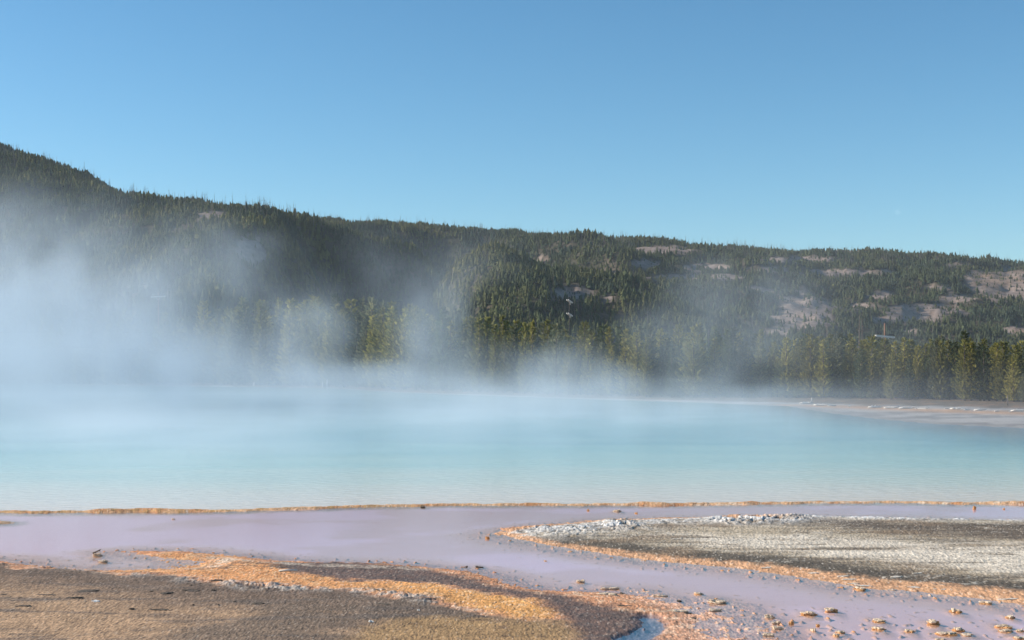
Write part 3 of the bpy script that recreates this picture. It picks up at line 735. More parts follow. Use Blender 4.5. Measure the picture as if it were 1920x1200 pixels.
T = [cone_template(s, wide=w) for s, w in ((1, .22), (2, .26), (3, .30), (4, .19), (5, .24), (6, .33))]
sn_v = []; sn_f = []
for k in range(4):
    a = k * math.pi / 2; sn_v.append((0.018 * math.cos(a), 0.018 * math.sin(a), 0))
sn_v.append((0, 0, 1))
for k in range(4): sn_f.append((k, (k + 1) % 4, 4))
for bz, bl, ba in ((.55, .07, .4), (.7, .06, 2.6), (.8, .05, 4.6), (.45, .06, 5.6)):
    o = len(sn_v); dx, dy = math.cos(ba), math.sin(ba)
    sn_v += [(0, 0, bz - .012), (0, 0, bz + .012), (dx * bl, dy * bl, bz + .03)]
    sn_f.append((o, o + 1, o + 2))
T.append((np.array(sn_v), np.array(sn_f)))

NT = 330000
td = np.sqrt(rng.random(NT) * (1330 ** 2 - 262 ** 2) + 262 ** 2)
tpx = rng.random(NT) * (2300 + 380) - 380
tx = (tpx - CX) / F * td
tz = hill_z(tx, td)
tpy = HY - (tz - H) / td * F
tn = fbm(tx / 25, td / 25, 4)
tcm = clear_mask(tpx, tpy, tn)
dens = 0.62 + 0.5 * sstep(-0.3, 0.2, fbm(tx / 70 + 9, td / 70, 3))
dens = dens * np.interp(tpx, [700, 1200, 1900], [1.0, 0.85, 0.8])
keep = rng.random(NT) < np.where(tcm > 0.4, 0.12, dens)
# leave out what stands hidden behind the crests
elev = (HZ - H) / HD
run = np.maximum.accumulate(elev, 0)
ci_ = np.clip(np.searchsorted(hp, tpx), 0, len(hp) - 1); ri_ = np.clip(np.searchsorted(hd, td) - 1, 0, len(hd) - 1)
keep &= (tz + 12 - H) / td > run[ri_, ci_] - 0.004
tx, td, tz, tpx, tpy, tn, tcm = [a[keep] for a in (tx, td, tz, tpx, tpy, tn, tcm)]
n = len(tx)
th = (3.2 + 3.6 * rng.random(n) ** 1.3) * np.where(tcm > .4, 0.65, 1.0) * np.interp(td, [262, 450, 800, 1200], [0.78, 0.68, 0.64, 0.62]) * (0.8 + 0.5 * sstep(-0.2, 0.3, fbm(tx / 18, td / 18, 2)))
tk = rng.integers(0, 6, n)
snag = rng.random(n) < np.where(np.abs(tpy - np.interp(tpx, [0, 245, 700, 1000, 1900], [285, 375, 430, 452, 504])) < 14, 0.12, 0.022)
tk[snag] = 6; th[snag] *= 1.9
tw = fbm(tx / 45 + 3, td / 45, 3)
base = np.zeros((n, 3)) + np.array((0.050, 0.066, 0.026))
mixw = lambda c, w: base * (1 - w[:, None]) + np.array(c) * w[:, None]
base = mixw((0.075, 0.082, 0.028), sstep(-0.1, 0.35, tw))
base = mixw((0.030, 0.048, 0.030), sstep(0.05, 0.4, -tw))
base = mixw((0.034, 0.052, 0.034), np.interp(tpx, [800, 1400], [0, 0.6]))
base *= np.array((1.62, 1.42, 1.30)) * (0.65 + 0.7 * rng.random((n, 1)))
base[snag] = np.array((0.15, 0.13, 0.12)) * (0.7 + 0.6 * rng.random((snag.sum(), 1)))
V = []; FC = []; TC = []; off = 0
ang = rng.random(n) * 6.283; wsc = 0.85 + 0.4 * rng.random(n)
for k, (tv, tf) in enumerate(T):
    ix = np.where(tk == k)[0]
    if not len(ix): continue
    ca_, sa_ = np.cos(ang[ix])[:, None], np.sin(ang[ix])[:, None]
    hs = th[ix][:, None]; ws = hs * wsc[ix][:, None]
    vx = (tv[None, :, 0] * ca_ - tv[None, :, 1] * sa_) * ws + tx[ix][:, None]
    vy = (tv[None, :, 0] * sa_ + tv[None, :, 1] * ca_) * ws + td[ix][:, None]
    vz = tv[None, :, 2] * hs + tz[ix][:, None] - 0.2
    V.append(np.stack([vx, vy, vz], -1).reshape(-1, 3))
    FC.append((tf[None] + (np.arange(len(ix)) * len(tv))[:, None, None] + off).reshape(-1, 3))
    TC.append(np.repeat(np.concatenate([base[ix], np.ones((len(ix), 1))], 1), len(tv), 0))
    off += len(ix) * len(tv)
me = np_mesh('forest', np.concatenate(V), np.concatenate(FC), M_forest, False, {'tint': ('FLOAT_COLOR', np.concatenate(TC))})
link('forest', me, kind='stuff', label='dark conifer forest with grey snags covering the hills')
print('forest trees', n)

# ------------------------------------------------------------------ pines standing along the far bank
def crown_mesh(seed, width, mat, top_sharp=0.9, low=0.08):
    r = np.random.default_rng(seed); vs = []; fs = []; cl = []
    lev = 26
    for k in range(lev):
        f = (k + 0.5) / lev
        z = low + (0.985 - low) * f
        prof = (1 - f) ** top_sharp * (0.55 + 0.45 * min(1, f / 0.18))
        rad = width * (prof * (0.85 + 0.3 * r.random()) + 0.015)
        nb = max(3, int(9 * (prof * 0.8 + 0.25)))
        ph = r.random() * 6.28
        for b in range(nb):
            a = ph + 2 * math.pi * (b + 0.5 * (r.random() - .5)) / nb
            L_ = rad * (0.62 + 0.55 * r.random())
            up = L_ * (0.25 + 0.4 * r.random())
            nc = max(2, int(L_ / width * 5) + 1)
            tone = r.random()
            for c in range(nc):
                s = (c + 0.6 + 0.4 * r.random()) / nc
                p = np.array((math.cos(a) * L_ * s, math.sin(a) * L_ * s, z + up * s * s - 0.02 * s)) + (r.random(3) - .5) * 0.012
                size = 0.020 + 0.014 * r.random()
                for q in range(2):
                    d = np.array((math.cos(a), math.sin(a), 0.9)) + (r.random(3) - .5) * 1.3
                    d /= np.linalg.norm(d)
                    e = np.cross(d, r.random(3) - .5); e /= np.linalg.norm(e) + 1e-9
                    o = len(vs)
                    vs += [p - e * size * 0.55, p + e * size * 0.55, p + d * size * 1.9 + e * size * 0.15, p + d * size * 1.5 - e * size * 0.3]
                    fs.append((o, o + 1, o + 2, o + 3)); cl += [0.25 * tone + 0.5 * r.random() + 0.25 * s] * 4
    return np_mesh('crown', np.array(vs), np.array(fs), mat, False, {'clump': ('FLOAT', np.array(cl))})

TONES = [('olive', (0.215, 0.205, 0.062)), ('dark green', (0.095, 0.115, 0.050)), ('yellow-green', (0.295, 0.265, 0.070)), ('grey-green', (0.165, 0.172, 0.095))]
SHAPES = [('slender', 0.13, 0.85), ('conical', 0.17, 0.8), ('bushy', 0.215, 0.6), ('broad', 0.25, 0.55)]
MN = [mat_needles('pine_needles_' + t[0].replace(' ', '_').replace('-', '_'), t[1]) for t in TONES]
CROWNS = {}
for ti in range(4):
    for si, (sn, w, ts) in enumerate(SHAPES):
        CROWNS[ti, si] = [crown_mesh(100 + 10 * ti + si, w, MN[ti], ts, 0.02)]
tb = MB(); tb.tube([(0, 0, -0.03), (0.004, 0.002, 0.3), (0, 0.004, 0.65), (0, 0, 0.97)], [0.017, 0.013, 0.008, 0.002], 7)
TRUNK = tb.mesh('trunk', M_trunk, True)

def tree_line(px):   # depth of the front row, tree-top row in the photo
    d = np.interp(px, [-300, 0, 400, 620, 740, 930, 1160, 1300, 1480, 1560, 1700, 1920, 2200], [262, 258, 236, 212, 182, 150, 130, 124, 121, 119, 113, 103, 95])
    top = np.interp(px, [-300, 0, 300, 420, 620, 740, 870, 1000, 1170, 1240, 1400, 1480, 1560, 1650, 1800, 1920, 2200], [560, 565, 575, 560, 552, 560, 590, 600, 612, 606, 620, 628, 628, 634, 632, 638, 640])
    return float(d), float(top)

pines = []
slots = []
px = -150.0
while px < 400: slots.append((px, 0)); px += 23
px = 400.0
while px < 1480:
    slots.append((px, 0)); px += 16.5
px = 1480.0
while px < 2060: slots.append((px, 0)); px += 17
for (a, b, st, row) in ((400, 1480, 22, 1), (1480, 2060, 17, 1), (1480, 2060, 20, 2), (430, 1480, 36, 2)):
    px = a + st / 2
    while px < b: slots.append((px, row)); px += st
rt = random.Random(11)
SPECIAL = {1810: (0, 616, 1, 2), 1840: (0, 640, 1, 3)}
for px, row in slots:
    if len(pines) >= 296: break
    px += rt.uniform(-7, 7)
    d0, top = tree_line(px)
    step = 0.045 * d0
    d = d0 + row * step * rt.uniform(0.8, 1.3) + rt.uniform(0, 0.6) * step
    topy = top + (rt.uniform(-6, 40) if row == 0 else rt.uniform(-8, 26) if row == 1 else rt.uniform(-6, 14))
    x = (px - CX) / F * d
    zg = ground_z(x, d)
    h = max(2.2, H + (HY - topy) / F * d - zg)
    if rt.random() < 0.09 and row == 0: h *= 0.62
    ti = rt.choices([0, 1, 2, 3], [5, 2.6, 2.2, 2.4])[0]
    si = rt.choices([0, 1, 2, 3], [2.5, 4, 3.2, 1.6])[0] if px > 400 else rt.choices([0, 1, 2], [3, 4, 2])[0]
    pines.append(dict(px=px, row=row, d=d, x=x, z=zg, h=h, ti=ti, si=si, top=HY - (zg + h - H) / d * F))
for spx, topy, ti, si in ((1808, 618, 1, 1), (1845, 648, 1, 3), (1520, 625, 2, 2), (1880, 640, 0, 1)):
    d0, _ = tree_line(spx); d = d0 + 1.0; x = (spx - CX) / F * d; zg = ground_z(x, d)
    pines.append(dict(px=spx, row=0, d=d, x=x, z=zg, h=H + (HY - topy) / F * d - zg, ti=ti, si=si, top=topy))

SECT = [(-999, 160, 'in thick steam beyond the far left of the pool'), (160, 420, 'in drifting steam left of the open treeline'), (420, 560, 'below the rocky outcrop behind thin steam'),
        (560, 700, 'below the shadowed hollow behind the pool'), (700, 860, 'behind the diagonal wisp of steam'), (860, 1000, 'left of the round steam plume'),
        (1000, 1130, 'above the round steam plume'), (1130, 1260, 'between the round plume and the right-hand wisp'), (1260, 1400, 'inside the tall wisp of steam'),
        (1400, 1500, 'just beyond the end of the pale bank'), (1500, 1640, 'left of the crossarm pole on the right'), (1640, 1760, 'around the foot of the crossarm pole'),
        (1760, 1860, 'right of the crossarm pole behind bleached logs'), (1860, 9999, 'at the end of the bank by the brown shrubs')]
ORD = ['leftmost', 'second from left', 'third from left', 'fourth from left', 'fifth from left', 'sixth from left', 'seventh from left', 'eighth from left', 'ninth from left']
for p in pines:
    sec = next(s[2] for s in SECT if s[0] <= p['px'] < s[1])
    top = tree_line(p['px'])[1]
    size = 'tall' if p['top'] < top + 6 else 'short' if p['top'] > top + 28 else 'mid-height'
    p['lab'] = f"{size} {TONES[p['ti']][0]} {SHAPES[p['si']][0]} pine {sec}" + ('' if p['row'] == 0 else ', back row')
byl = {}
for p in pines: byl.setdefault(p['lab'], []).append(p)
for l, ps in byl.items():
    if len(ps) > 1:
        ps.sort(key=lambda p: p['px'])
        for i, p in enumerate(ps):
            o = 'rightmost' if i == len(ps) - 1 else ORD[min(i, 8)]
            p['lab'] = f"{o}, {l}"
for i, p in enumerate(pines):
    e = empty('pine_tree', (p['x'], p['d'], p['z']), (0, 0, rt.uniform(0, 6.28)), label=' '.join(p['lab'].split()[:16]), category='tree', group='pines along the far bank of the pool')
    ws = p['h'] * rt.uniform(0.9, 1.12)
    e.scale = (ws, ws, p['h'])
    link('trunk', TRUNK, e)
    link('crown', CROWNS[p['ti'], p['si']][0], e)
print('pines', len(pines))

# ------------------------------------------------------------------ dead trunks, logs, poles
def snag(px, py_top, d, label, mat, rad=0.09, lean=0.0, branches=4, py_base=None, seed=0):
    r = random.Random(seed); x = (px - CX) / F * d; zg = ground_z(x, d)
    h = H + (HY - py_top) / F * d - zg
    m = MB(); m.tube([(0, 0, -0.1), (lean * h * .5, 0.02, h * .5), (lean * h, 0, h)], [rad, rad * .75, rad * .3], 7)
    e = empty('dead_tree', (x, d, zg), label=label, category='dead tree', group='dead trunks beyond the pool')
    link('trunk', m.mesh('trunk', mat, True), e)
    for k in range(branches):
        b = MB(); z = h * r.uniform(.35, .92); a = r.uniform(0, 6.28); l = r.uniform(.25, .6) * min(1.5, h / 6)
        b.tube([(lean * z, 0, z), (lean * z + math.cos(a) * l, math.sin(a) * l, z + r.uniform(-.05, .2))], [rad * .35, rad * .1], 5)
        link('branch', b.mesh('branch', mat, True), e)
snag(1611, 590, 150, 'taller dark dead trunk left of the crossarm pole, left of a close pair', M_snag, .10, .004, 5, seed=1)
snag(1617, 598, 152, 'shorter dark dead trunk left of the crossarm pole, right of a close pair', M_snag, .09, -.004, 4, seed=2)
snag(1551, 603, 146, 'dark dead spike standing before the round bare knoll', M_snag, .11, 0, 6, seed=3)
snag(1507, 603, 146, 'thin grey dead trunk at the left foot of the bare knoll', M_snag, .08, .01, 3, seed=4)
snag(1265, 612, 140, 'dark dead pole rising from the treeline near the tall wisp of steam', M_snag, .10, 0, 5, seed=5)
snag(475, 715, 224, 'small leaning white stub at the water edge far left', M_pale, .13, .25, 0, seed=6)
snag(613, 711, 206, 'upright white dead trunk at the far water edge', M_pale, .13, .02, 1, seed=7)
snag(605, 715, 206, 'shorter white stub beside the upright white dead trunk', M_pale, .11, -.05, 0, seed=8)
snag(1522, 746, 112, 'slim white dead stem standing on the left end of the orange bank', M_pale, .04, .02, 1, seed=9)
snag(1889, 741, 96, 'grey bare stem in front of the last pines on the bank', M_snag, .05, .01, 2, seed=10)

LOGS = [  # px centre, py, width px, tilt, label
 (1512, 755, 26, .3, 'long bleached log at the left tip of the orange bank'), (1541, 758, 30, -.2, 'bleached log just right of the slim white stem'),
 (1560, 759, 18, .5, 'short bleached log ending the left cluster of driftwood'), (1593, 760, 6, 1.2, 'small white stump alone in the middle of the bank'),
 (1640, 763, 26, .2, 'low bleached log below the dead trunk pair'), (1672, 764, 28, -.25, 'bleached log below the crossarm pole'),
 (1700, 765, 30, .15, 'long bleached log just right of the crossarm pole'), (1729, 765, 20, -.4, 'tangled bleached log beside a gap in the driftwood'),
 (1776, 766, 12, .5, 'bright white log end starting the right driftwood cluster'), (1793, 767, 22, -.3, 'white log in the middle of the right driftwood cluster'),
 (1813, 768, 14, .7, 'short white log at the right end of its cluster'), (1838, 770, 24, .1, 'thin pale log on the orange stripe before the broad dark pine'),
 (1869, 771, 11, .4, 'blocky white log right of the broad dark pine'), (1893, 772, 7, 1.1, 'white stump near the right edge of the bank'),
 (1908, 771, 24, -.1, 'white log at the far right end of the bank'),
 (725, 735, 26, .2, 'leftmost white log on the far middle shore'), (760, 736, 30, -.2, 'second white log on the far middle shore'), (797, 738, 24, .3, 'third white log on the far middle shore'),
 (880, 742, 24, -.3, 'white log left of the round plume, left of a pair'), (912, 743, 30, .2, 'white log left of the round plume, right of a pair'),
 (1175, 751, 30, .2, 'long white log on the shore right of the round plume'), (1203, 752, 20, -.3, 'short white log touching the long one right of the plume'),
 (580, 728, 40, .1, 'faint pale log line beside the upright white trunk')]
for i, (px, py, wpx, tilt, lab) in enumerate(LOGS):
    r = random.Random(50 + i)
    _, shore_py = 0, np.interp(px, [p[0] for p in POOL_FAR], [p[1] for p in POOL_FAR])
    py = min(py, shore_py - 0.6) + 1.5
    x, d, _ = unproj(px, py, 0.1)
    zg = ground_z(x, d)
    L_ = wpx / F * d; rad = max(0.03, min(0.06, L_ * 0.07)) * (1.5 if d > 130 else 1.0)
    m = MB()
    pts = [(-L_ / 2, -tilt * L_ * .5, rad * .7), (-L_ * .2, -tilt * L_ * .22, rad * (1 + r.uniform(0, .4))), (L_ * .15, tilt * L_ * .12, rad * 1.1), (L_ / 2, tilt * L_ * .5, rad * r.uniform(.8, 2.0))]
    m.tube(pts, [rad * .8, rad, rad * .9, rad * .55], 8)
    for k in range(4):
        s = r.uniform(-.4, .4) * L_; a = r.uniform(-.6, .6); l = r.uniform(.2, .5) * L_
        m.tube([(s - l * .5, tilt * s - a * l, rad * r.uniform(.3, 1.2)), (s, tilt * s, rad * r.uniform(1, 2.2)), (s + l * .5, tilt * s + a * l, rad * r.uniform(.5, 3.5))], [rad * .3, rad * .5, rad * .2], 5)
    o = link('driftwood_log', m.mesh('driftwood_log', M_pale, True), label=lab, category='log', group='bleached logs along the far bank')
    o.location = (x, d, zg)

def utility_pole(px, py_top, d, arms, arm_px, yaw, roll, label, wood=M_pole):
    x = (px - CX) / F * d; zg = ground_z(x, d) if d < 300 else 0
    h = H + (HY - py_top) / F * d - zg
    e = empty('utility_pole', (x, d, zg), label=label, category='utility pole', group='old crossarm poles beyond the pool')
    m = MB(); m.tube([(0, 0, -0.4), (0.02, 0, h * .5), (0, 0, h)], [.15, .13, .10], 10)
    link('pole', m.mesh('pole', wood, True), e)
    for py in arms:
        za = H + (HY - py) / F * d - zg; L_ = arm_px / F * d / max(0.25, math.cos(yaw))
        a = empty('crossarm', (0, 0, za)); a.parent = e; a.rotation_euler = (0, roll, yaw)
        m = MB(); m.box((0, -.17, 0), (L_, .12, .21)); m.box((0, .17, 0), (L_, .12, .21))
        bm_me = m.mesh('beam', M_arm); link('beam', bm_me, a)
        for sgn in (-1, 1):
            b = MB(); b.tube([(sgn * L_ * .22, -.19, -.05), (sgn * .06, -.16, -.62)], .035, 6)
            link('brace', b.mesh('brace', M_arm, True), a)
        for f in (-.44, -.36, -.26, .2, .3, .38, .45):
            b = MB(); b.tube([(f * L_, -.17, .13), (f * L_, -.17, .22), (f * L_, -.17, .24), (f * L_, -.17, .38), (f * L_, -.17, .42)], [.03, .03, .09, .08, .03], 8)
            link('insulator', b.mesh('insulator', M_glass, True), a)
utility_pole(1659, 606, 168, (631,), 36, .1, R(5.5), 'old wooden utility pole with one tilted pale crossarm above the right pines')
utility_pole(1068, 556, 250, (565, 590), 9, 1.1, R(14), 'distant utility pole with two short pale crossarms above the middle treeline', M_old)
utility_pole(297, 548, 262, (556,), 26, .1, R(-3), 'utility pole whose pale crossarm shows through the left steam')

# ------------------------------------------------------------------ rocks and crust pieces
def slab_mesh(name, w, dep, h, mat, seed, n=22, under=0.8, rough=0.3):
    """irregular flat rock: ragged ledges stacked on an undercut foot, worn top"""
    r = random.Random(seed); nl = 1 if h < 0.03 else 2
    ph = [r.uniform(0, 6.28) for _ in range(8)]
    jag = [r.uniform(-.13, .13) for _ in range(n)]
    rows_ = []
    for k in range(nl):
        z0, z1 = k / nl, (k + 1) / nl; sc = 1 - .16 * k + r.uniform(-.06, .06)
        ox, oy = (r.uniform(-.12, .12) * k, r.uniform(-.12, .12) * k)
        for s_, t in ((under - .06, -.15), (under, .25), (1.0, .5), (1.0, .8), (.86, 1.0)):
            rows_.append((sc * s_, z0 + (z1 - z0) * t, ox, oy, k))
    rows_.append((.5, 1.02, rows_[-1][2], rows_[-1][3], nl - 1))
    vs = []; fs = []
    for s_, z, ox, oy, k in rows_:
        for i in range(n):
            a = 2 * math.pi * i / n
            q = s_ * (1 + .24 * math.sin(2 * a + ph[0]) + .15 * math.sin(3 * a + ph[1 + k]) + .10 * math.sin(5 * a + ph[3 + k]) + jag[(i * (k + 1)) % n] + r.uniform(-.05, .05))
            tilt = .16 * math.sin(a + ph[5]) + .14 * math.sin(3 * a + ph[6])
            vs.append(((q * math.cos(a) + ox) * w / 2, (q * math.sin(a) + oy) * dep / 2, h * (z + (tilt + r.uniform(-rough, rough) * .35) * min(1, max(0, z)))))
    vs.append((rows_[-1][2] * w / 2, rows_[-1][3] * dep / 2, h * (1.0 + r.uniform(-.15, .1))))
    m_ = len(rows_)
    for k in range(m_ - 1):
        for i in range(n): fs.append((k * n + i, k * n + (i + 1) % n, (k + 1) * n + (i + 1) % n, (k + 1) * n + i))
    for i in range(n): fs.append(((m_ - 1) * n + i, (m_ - 1) * n + (i + 1) % n, len(vs) - 1))
    me = bpy.data.meshes.new(name); me.from_pydata(vs, [], fs); me.materials.append(mat)
    return me

def rock(px, py, wpx, hpx, label, kind, seed, group, layers=1):
    x, d, _ = unproj(px, py, 0.0)
    zg = max(ground_z(x, d), 0.0) if kind != 'flake' else ground_z(x, d)
    wpx *= .88; hpx *= .82
    w = wpx / F * d; h = max(0.012, hpx / F * d); dep = w * random.Random(seed).uniform(.75, 1.15)
    if kind == 'sinter':
        e = empty('sinter_rock', (x, d, zg - .012), (0, 0, random.Random(seed).uniform(-.4, .4)), label=label, category='rock', group=group)
        h *= .72; hb = h * .6
        link('rock_base', slab_mesh('rock_base', w, dep, hb, M_rust, seed, 26, .96, .35), e)
        z = hb * .8
        for k in range(layers):
            o = link('crust_cap', slab_mesh('crust_cap', w * (.86 - .2 * k), dep * (.86 - .22 * k), h * .4 / layers + .005, M_cap, seed + 31 * (k + 1), 24, .93, .5), e)
            o.location = (random.Random(seed + k).uniform(-.12, .12) * w, random.Random(seed - k).uniform(-.1, .1) * w, z); z += h * .42 / layers
        return e
    mats = {'flake': M_flake, 'dark': M_dark, 'rust': M_rust, 'white': M_white, 'cap': M_cap}
    nm = {'flake': 'sinter_flake', 'dark': 'crust_fragment', 'rust': 'small_rock', 'white': 'white_pebble', 'cap': 'crust_ledge'}[kind]
    cat = {'flake': 'flake', 'dark': 'crust', 'rust': 'rock', 'white': 'pebble', 'cap': 'rock'}[kind]
    if kind == 'flake': dep = w * .4
    if kind in ('dark', 'cap') and wpx > 14: dep = w * .5
    if kind == 'dark': h *= .75; w *= .85
    o = link(nm, slab_mesh(nm, w, dep, h, mats[kind], seed, 24, .85, .5 if kind != 'flake' else .2), label=label, category=cat, group=group)
    o.location = (x, d, zg - .006); o.rotation_euler = (random.Random(seed).uniform(-.05, .05), random.Random(seed + 1).uniform(-.06, .06), random.Random(seed).uniform(-.25, .25))
    return o

SR = 'pale-capped rocks in the lavender stream'
for i, (px, py, w, h, ly, lab) in enumerate(STREAM_ROCKS):
    rock(px, py, w, h, lab, 'sinter', 200 + i, SR, ly)
SH = 'crust lumps in the pink shallows'
for i, (px, py, w, h, k, lab) in enumerate(SHALLOW_LUMPS):
    rock(px, py, w, h, lab, k, 400 + i, SH)
FL = 'pale flakes on the right orange bank'
for i, (px, py, w, lab) in enumerate([
 (1437, 1068, 26, 'leftmost pale flake on the right orange bank'), (1525, 1079, 27, 'white oval flake on the narrow part of the right bank'),
 (1582, 1086, 22, 'upper flake of the close flake group on the bulge'), (1595, 1090, 30, 'second flake of the close flake group on the bulge'),
 (1600, 1096, 24, 'third flake of the group, nearest the water'), (1623, 1100, 38, 'longest flake trailing right from the group'),
 (1680, 1089, 28, 'thin flake just under the dark band'), (1673, 1106, 18, 'small flake low on the bank right of the group'),
 (1714, 1104, 26, 'flake in the middle of the right bank'), (1753, 1108, 9, 'smaller flake of a side-by-side pair'), (1770, 1109, 13, 'larger flake of a side-by-side pair'),
 (1888, 1126, 34, 'large flake near the right edge of the bank'), (1720, 1082, 18, 'white chip lying on the dark band')]):
    rock(px, py, w, 2.6 if i != 12 else 4, lab, 'flake', 500 + i, FL)
DK = 'dark crust pieces on the brown sand'
for i, (px, py, w, h, k, lab) in enumerate([
 (157, 1115, 68, 3, 'dark', 'longest dark crust strip at the top left of the sand'), (88, 1122, 40, 3, 'dark', 'dark strip lower left of the longest one'),
 (138, 1128, 36, 4, 'dark', 'dark strip just below the longest one'), (43, 1144, 36, 4, 'dark', 'dark ragged strip near the left edge'),
 (247, 1147, 11, 6, 'dark', 'round black stone on the sand'), (302, 1148, 38, 4, 'dark', 'dark strip right of the round black stone'),
 (362, 1140, 7, 5, 'dark', 'small black stone, first of three in a row'), (410, 1141, 6, 4, 'dark', 'small black stone, middle of three in a row'),
 (440, 1135, 7, 4, 'dark', 'small black stone, last and highest of three in a row'), (483, 1139, 33, 4, 'dark', 'dark strip right of the three black stones'),
 (400, 1112, 12, 4, 'dark', 'short dark piece under the crust line'), (360, 1113, 44, 3, 'dark', 'thin dark strip left of the short piece'),
 (312, 1118, 36, 4, 'dark', 'knobbly dark strip above the round black stone'), (358, 1104, 7, 3, 'dark', 'tiny dark stone nearest the crust line'),
 (407, 1096, 24, 5, 'dark', 'dark wedge tucked under the grey crust line'), (283, 1114, 9, 3, 'dark', 'tiny dark chip left of the knobbly strip'),
 (37, 1128, 10, 3, 'dark', 'tiny dark chip near the left edge'), (8, 1121, 16, 3, 'dark', 'dark chip cut by the left edge'),
 (720, 1140, 36, 3, 'dark', 'dark hollow strip on the sand below the orange band'), (180, 1133, 18, 3, 'white', 'pale chip among the dark strips'),
 (697, 1174, 10, 5, 'white', 'white pebble at the bottom of the sand'), (785, 1152, 5, 3, 'white', 'tiny white pebble under the crust line end')]):
    rock(px, py, w, h, lab, k, 600 + i, DK)
# small branch lying on its stone and a stick on the orange band
x, d, _ = unproj(182, 1038, 0.04)
m = MB(); m.tube([(-.06, 0, .0), (-.01, .02, .02), (.05, .0, .05)], [.012, .011, .005], 7); m.tube([(0, .01, .025), (.03, -.02, .035), (.055, -.03, .03)], [.008, .006, .003], 6)
o = link('branch', m.mesh('branch', M_snag, True), label='small forked dead branch lying on a stone by the left spit', category='branch'); o.location = (x, d, 0.045)
x, d, _ = unproj(540, 1077)
m = MB(); m.tube([(-.11, -.02, .012), (0, 0, .018), (.11, .03, .012)], [.012, .014, .008], 7)
o = link('stick', m.mesh('stick', M_pale, True), label='pale stick lying on the orange band below the dark patch', category='stick'); o.location = (x, d, ground_z(x, d))

# ------------------------------------------------------------------ day moon
mm, nt, N, L, P = new_mat('pale_moon')
P.inputs['Base Color'].default_value = (0.35, 0.35, 0.35, 1); P.inputs['Roughness'].default_value = 1; P.inputs['Specular IOR Level'].default_value = 0
nz = N.new('ShaderNodeTexNoise'); nz.inputs['Scale'].default_value = 0.25
rp = N.new('ShaderNodeMapRange')
tr = N.new('ShaderNodeBsdfTransparent'); mx = N.new('ShaderNodeAddShader'); N.remove(rp)
cm_ = N.new('ShaderNodeMapRange'); cm_.inputs['To Min'].default_value = .03; cm_.inputs['To Max'].default_value = .09; L.new(nz.outputs[0], cm_.inputs['Value']); L.new(cm_.outputs[0], P.inputs['Base Color'])
L.new(P.outputs[0], mx.inputs[0]); L.new(tr.outputs[0], mx.inputs[1]); L.new(mx.outputs[0], N['Material Output'].inputs['Surface'])
import bmesh
bm = bmesh.new(); bmesh.ops.create_uvsphere(bm, u_segments=32, v_segments=16, radius=4.6 / F * 6000)
me = bpy.data.meshes.new('moon'); bm.to_mesh(me); bm.free(); me.materials.append(mm)
for p in me.polygons: p.use_smooth = True
o = link('moon', me, label='faint pale day moon above the right hills', category='moon'); o.location = at(1683, 398, 6000)

# ------------------------------------------------------------------ steam rising off the pool
BLOBS = [  # px, py, depth, half width px, half height px, half depth m, strength
 (60, 690, 90, 420, 110, 42, 0.850), (-200, 560, 100, 360, 240, 45, .9), (40, 590, 100, 300, 130, 34, .60), (240, 600, 98, 200, 110, 30, .55), (120, 480, 108, 330, 120, 28, 0.286), (60, 400, 115, 300, 90, 25, 0.140),
 (350, 660, 92, 150, 90, 26, .6), (330, 520, 102, 130, 90, 22, 0.450), (420, 450, 108, 150, 60, 20, 0.277),
 (520, 690, 88, 170, 70, 26, 0.650), (660, 715, 100, 300, 40, 34, .6), (560, 620, 95, 110, 70, 20, 0.622), (560, 530, 100, 140, 55, 20, 0.119),
 (800, 600, 98, 80, 120, 20, 0.540), (740, 500, 105, 90, 55, 20, 0.135), (830, 670, 94, 140, 80, 22, 0.336), (900, 500, 105, 110, 60, 20, 0.092),
 (40, 885, 42, 700, 75, 9, .8), (420, 880, 43, 420, 60, 9, .6), (850, 870, 45, 500, 55, 10, 0.624), (1400, 850, 48, 420, 45, 10, 0.510),
 (60, 810, 56, 560, 95, 17, 0.832), (380, 800, 60, 330, 75, 17, 0.720), (850, 790, 72, 420, 55, 18, 1.255), (1300, 790, 76, 330, 45, 16, 0.986),
 (700, 560, 95, 45, 110, 10, 0.288), (620, 590, 92, 60, 90, 12, 0.288), (860, 560, 98, 55, 100, 12, 0.252), (480, 560, 96, 70, 90, 14, 0.360),
 (1045, 690, 84, 105, 65, 18, 0.720), (1000, 735, 84, 240, 30, 26, .8), (1180, 720, 84, 120, 50, 18, 0.455),
 (1335, 670, 84, 75, 120, 14, 0.718), (1440, 610, 90, 70, 130, 14, 0.568), (1250, 620, 95, 130, 80, 18, 0.234), (1380, 745, 80, 180, 28, 22, .7), (1350, 530, 98, 150, 70, 18, 0.180),
 (1640, 735, 84, 150, 38, 18, 0.180), (1800, 715, 84, 120, 45, 16, 0.080), (1560, 540, 95, 130, 90, 18, 0.080), (1560, 650, 88, 140, 90, 18, 0.150)]
XMIN, XMAX, YMIN, YMAX, ZMIN, ZMAX = -78, 46, 31, 152, 0.06, 24
gt = bpy.data.node_groups.new('steam_field', 'GeometryNodeTree')
gt.interface.new_socket('Geometry', in_out='OUTPUT', socket_type='NodeSocketGeometry')
gn, gl_ = gt.nodes, gt.links
def gm(op, a, b=None, c=None, clamp=False):
    n_ = gn.new('ShaderNodeMath'); n_.operation = op; n_.use_clamp = clamp
    for i, v in enumerate((a, b, c)):
        if v is None: continue
        if isinstance(v, (int, float)): n_.inputs[i].default_value = v
        else: gl_.new(v, n_.inputs[i])
    return n_.outputs[0]
pos = gn.new('GeometryNodeInputPosition').outputs[0]
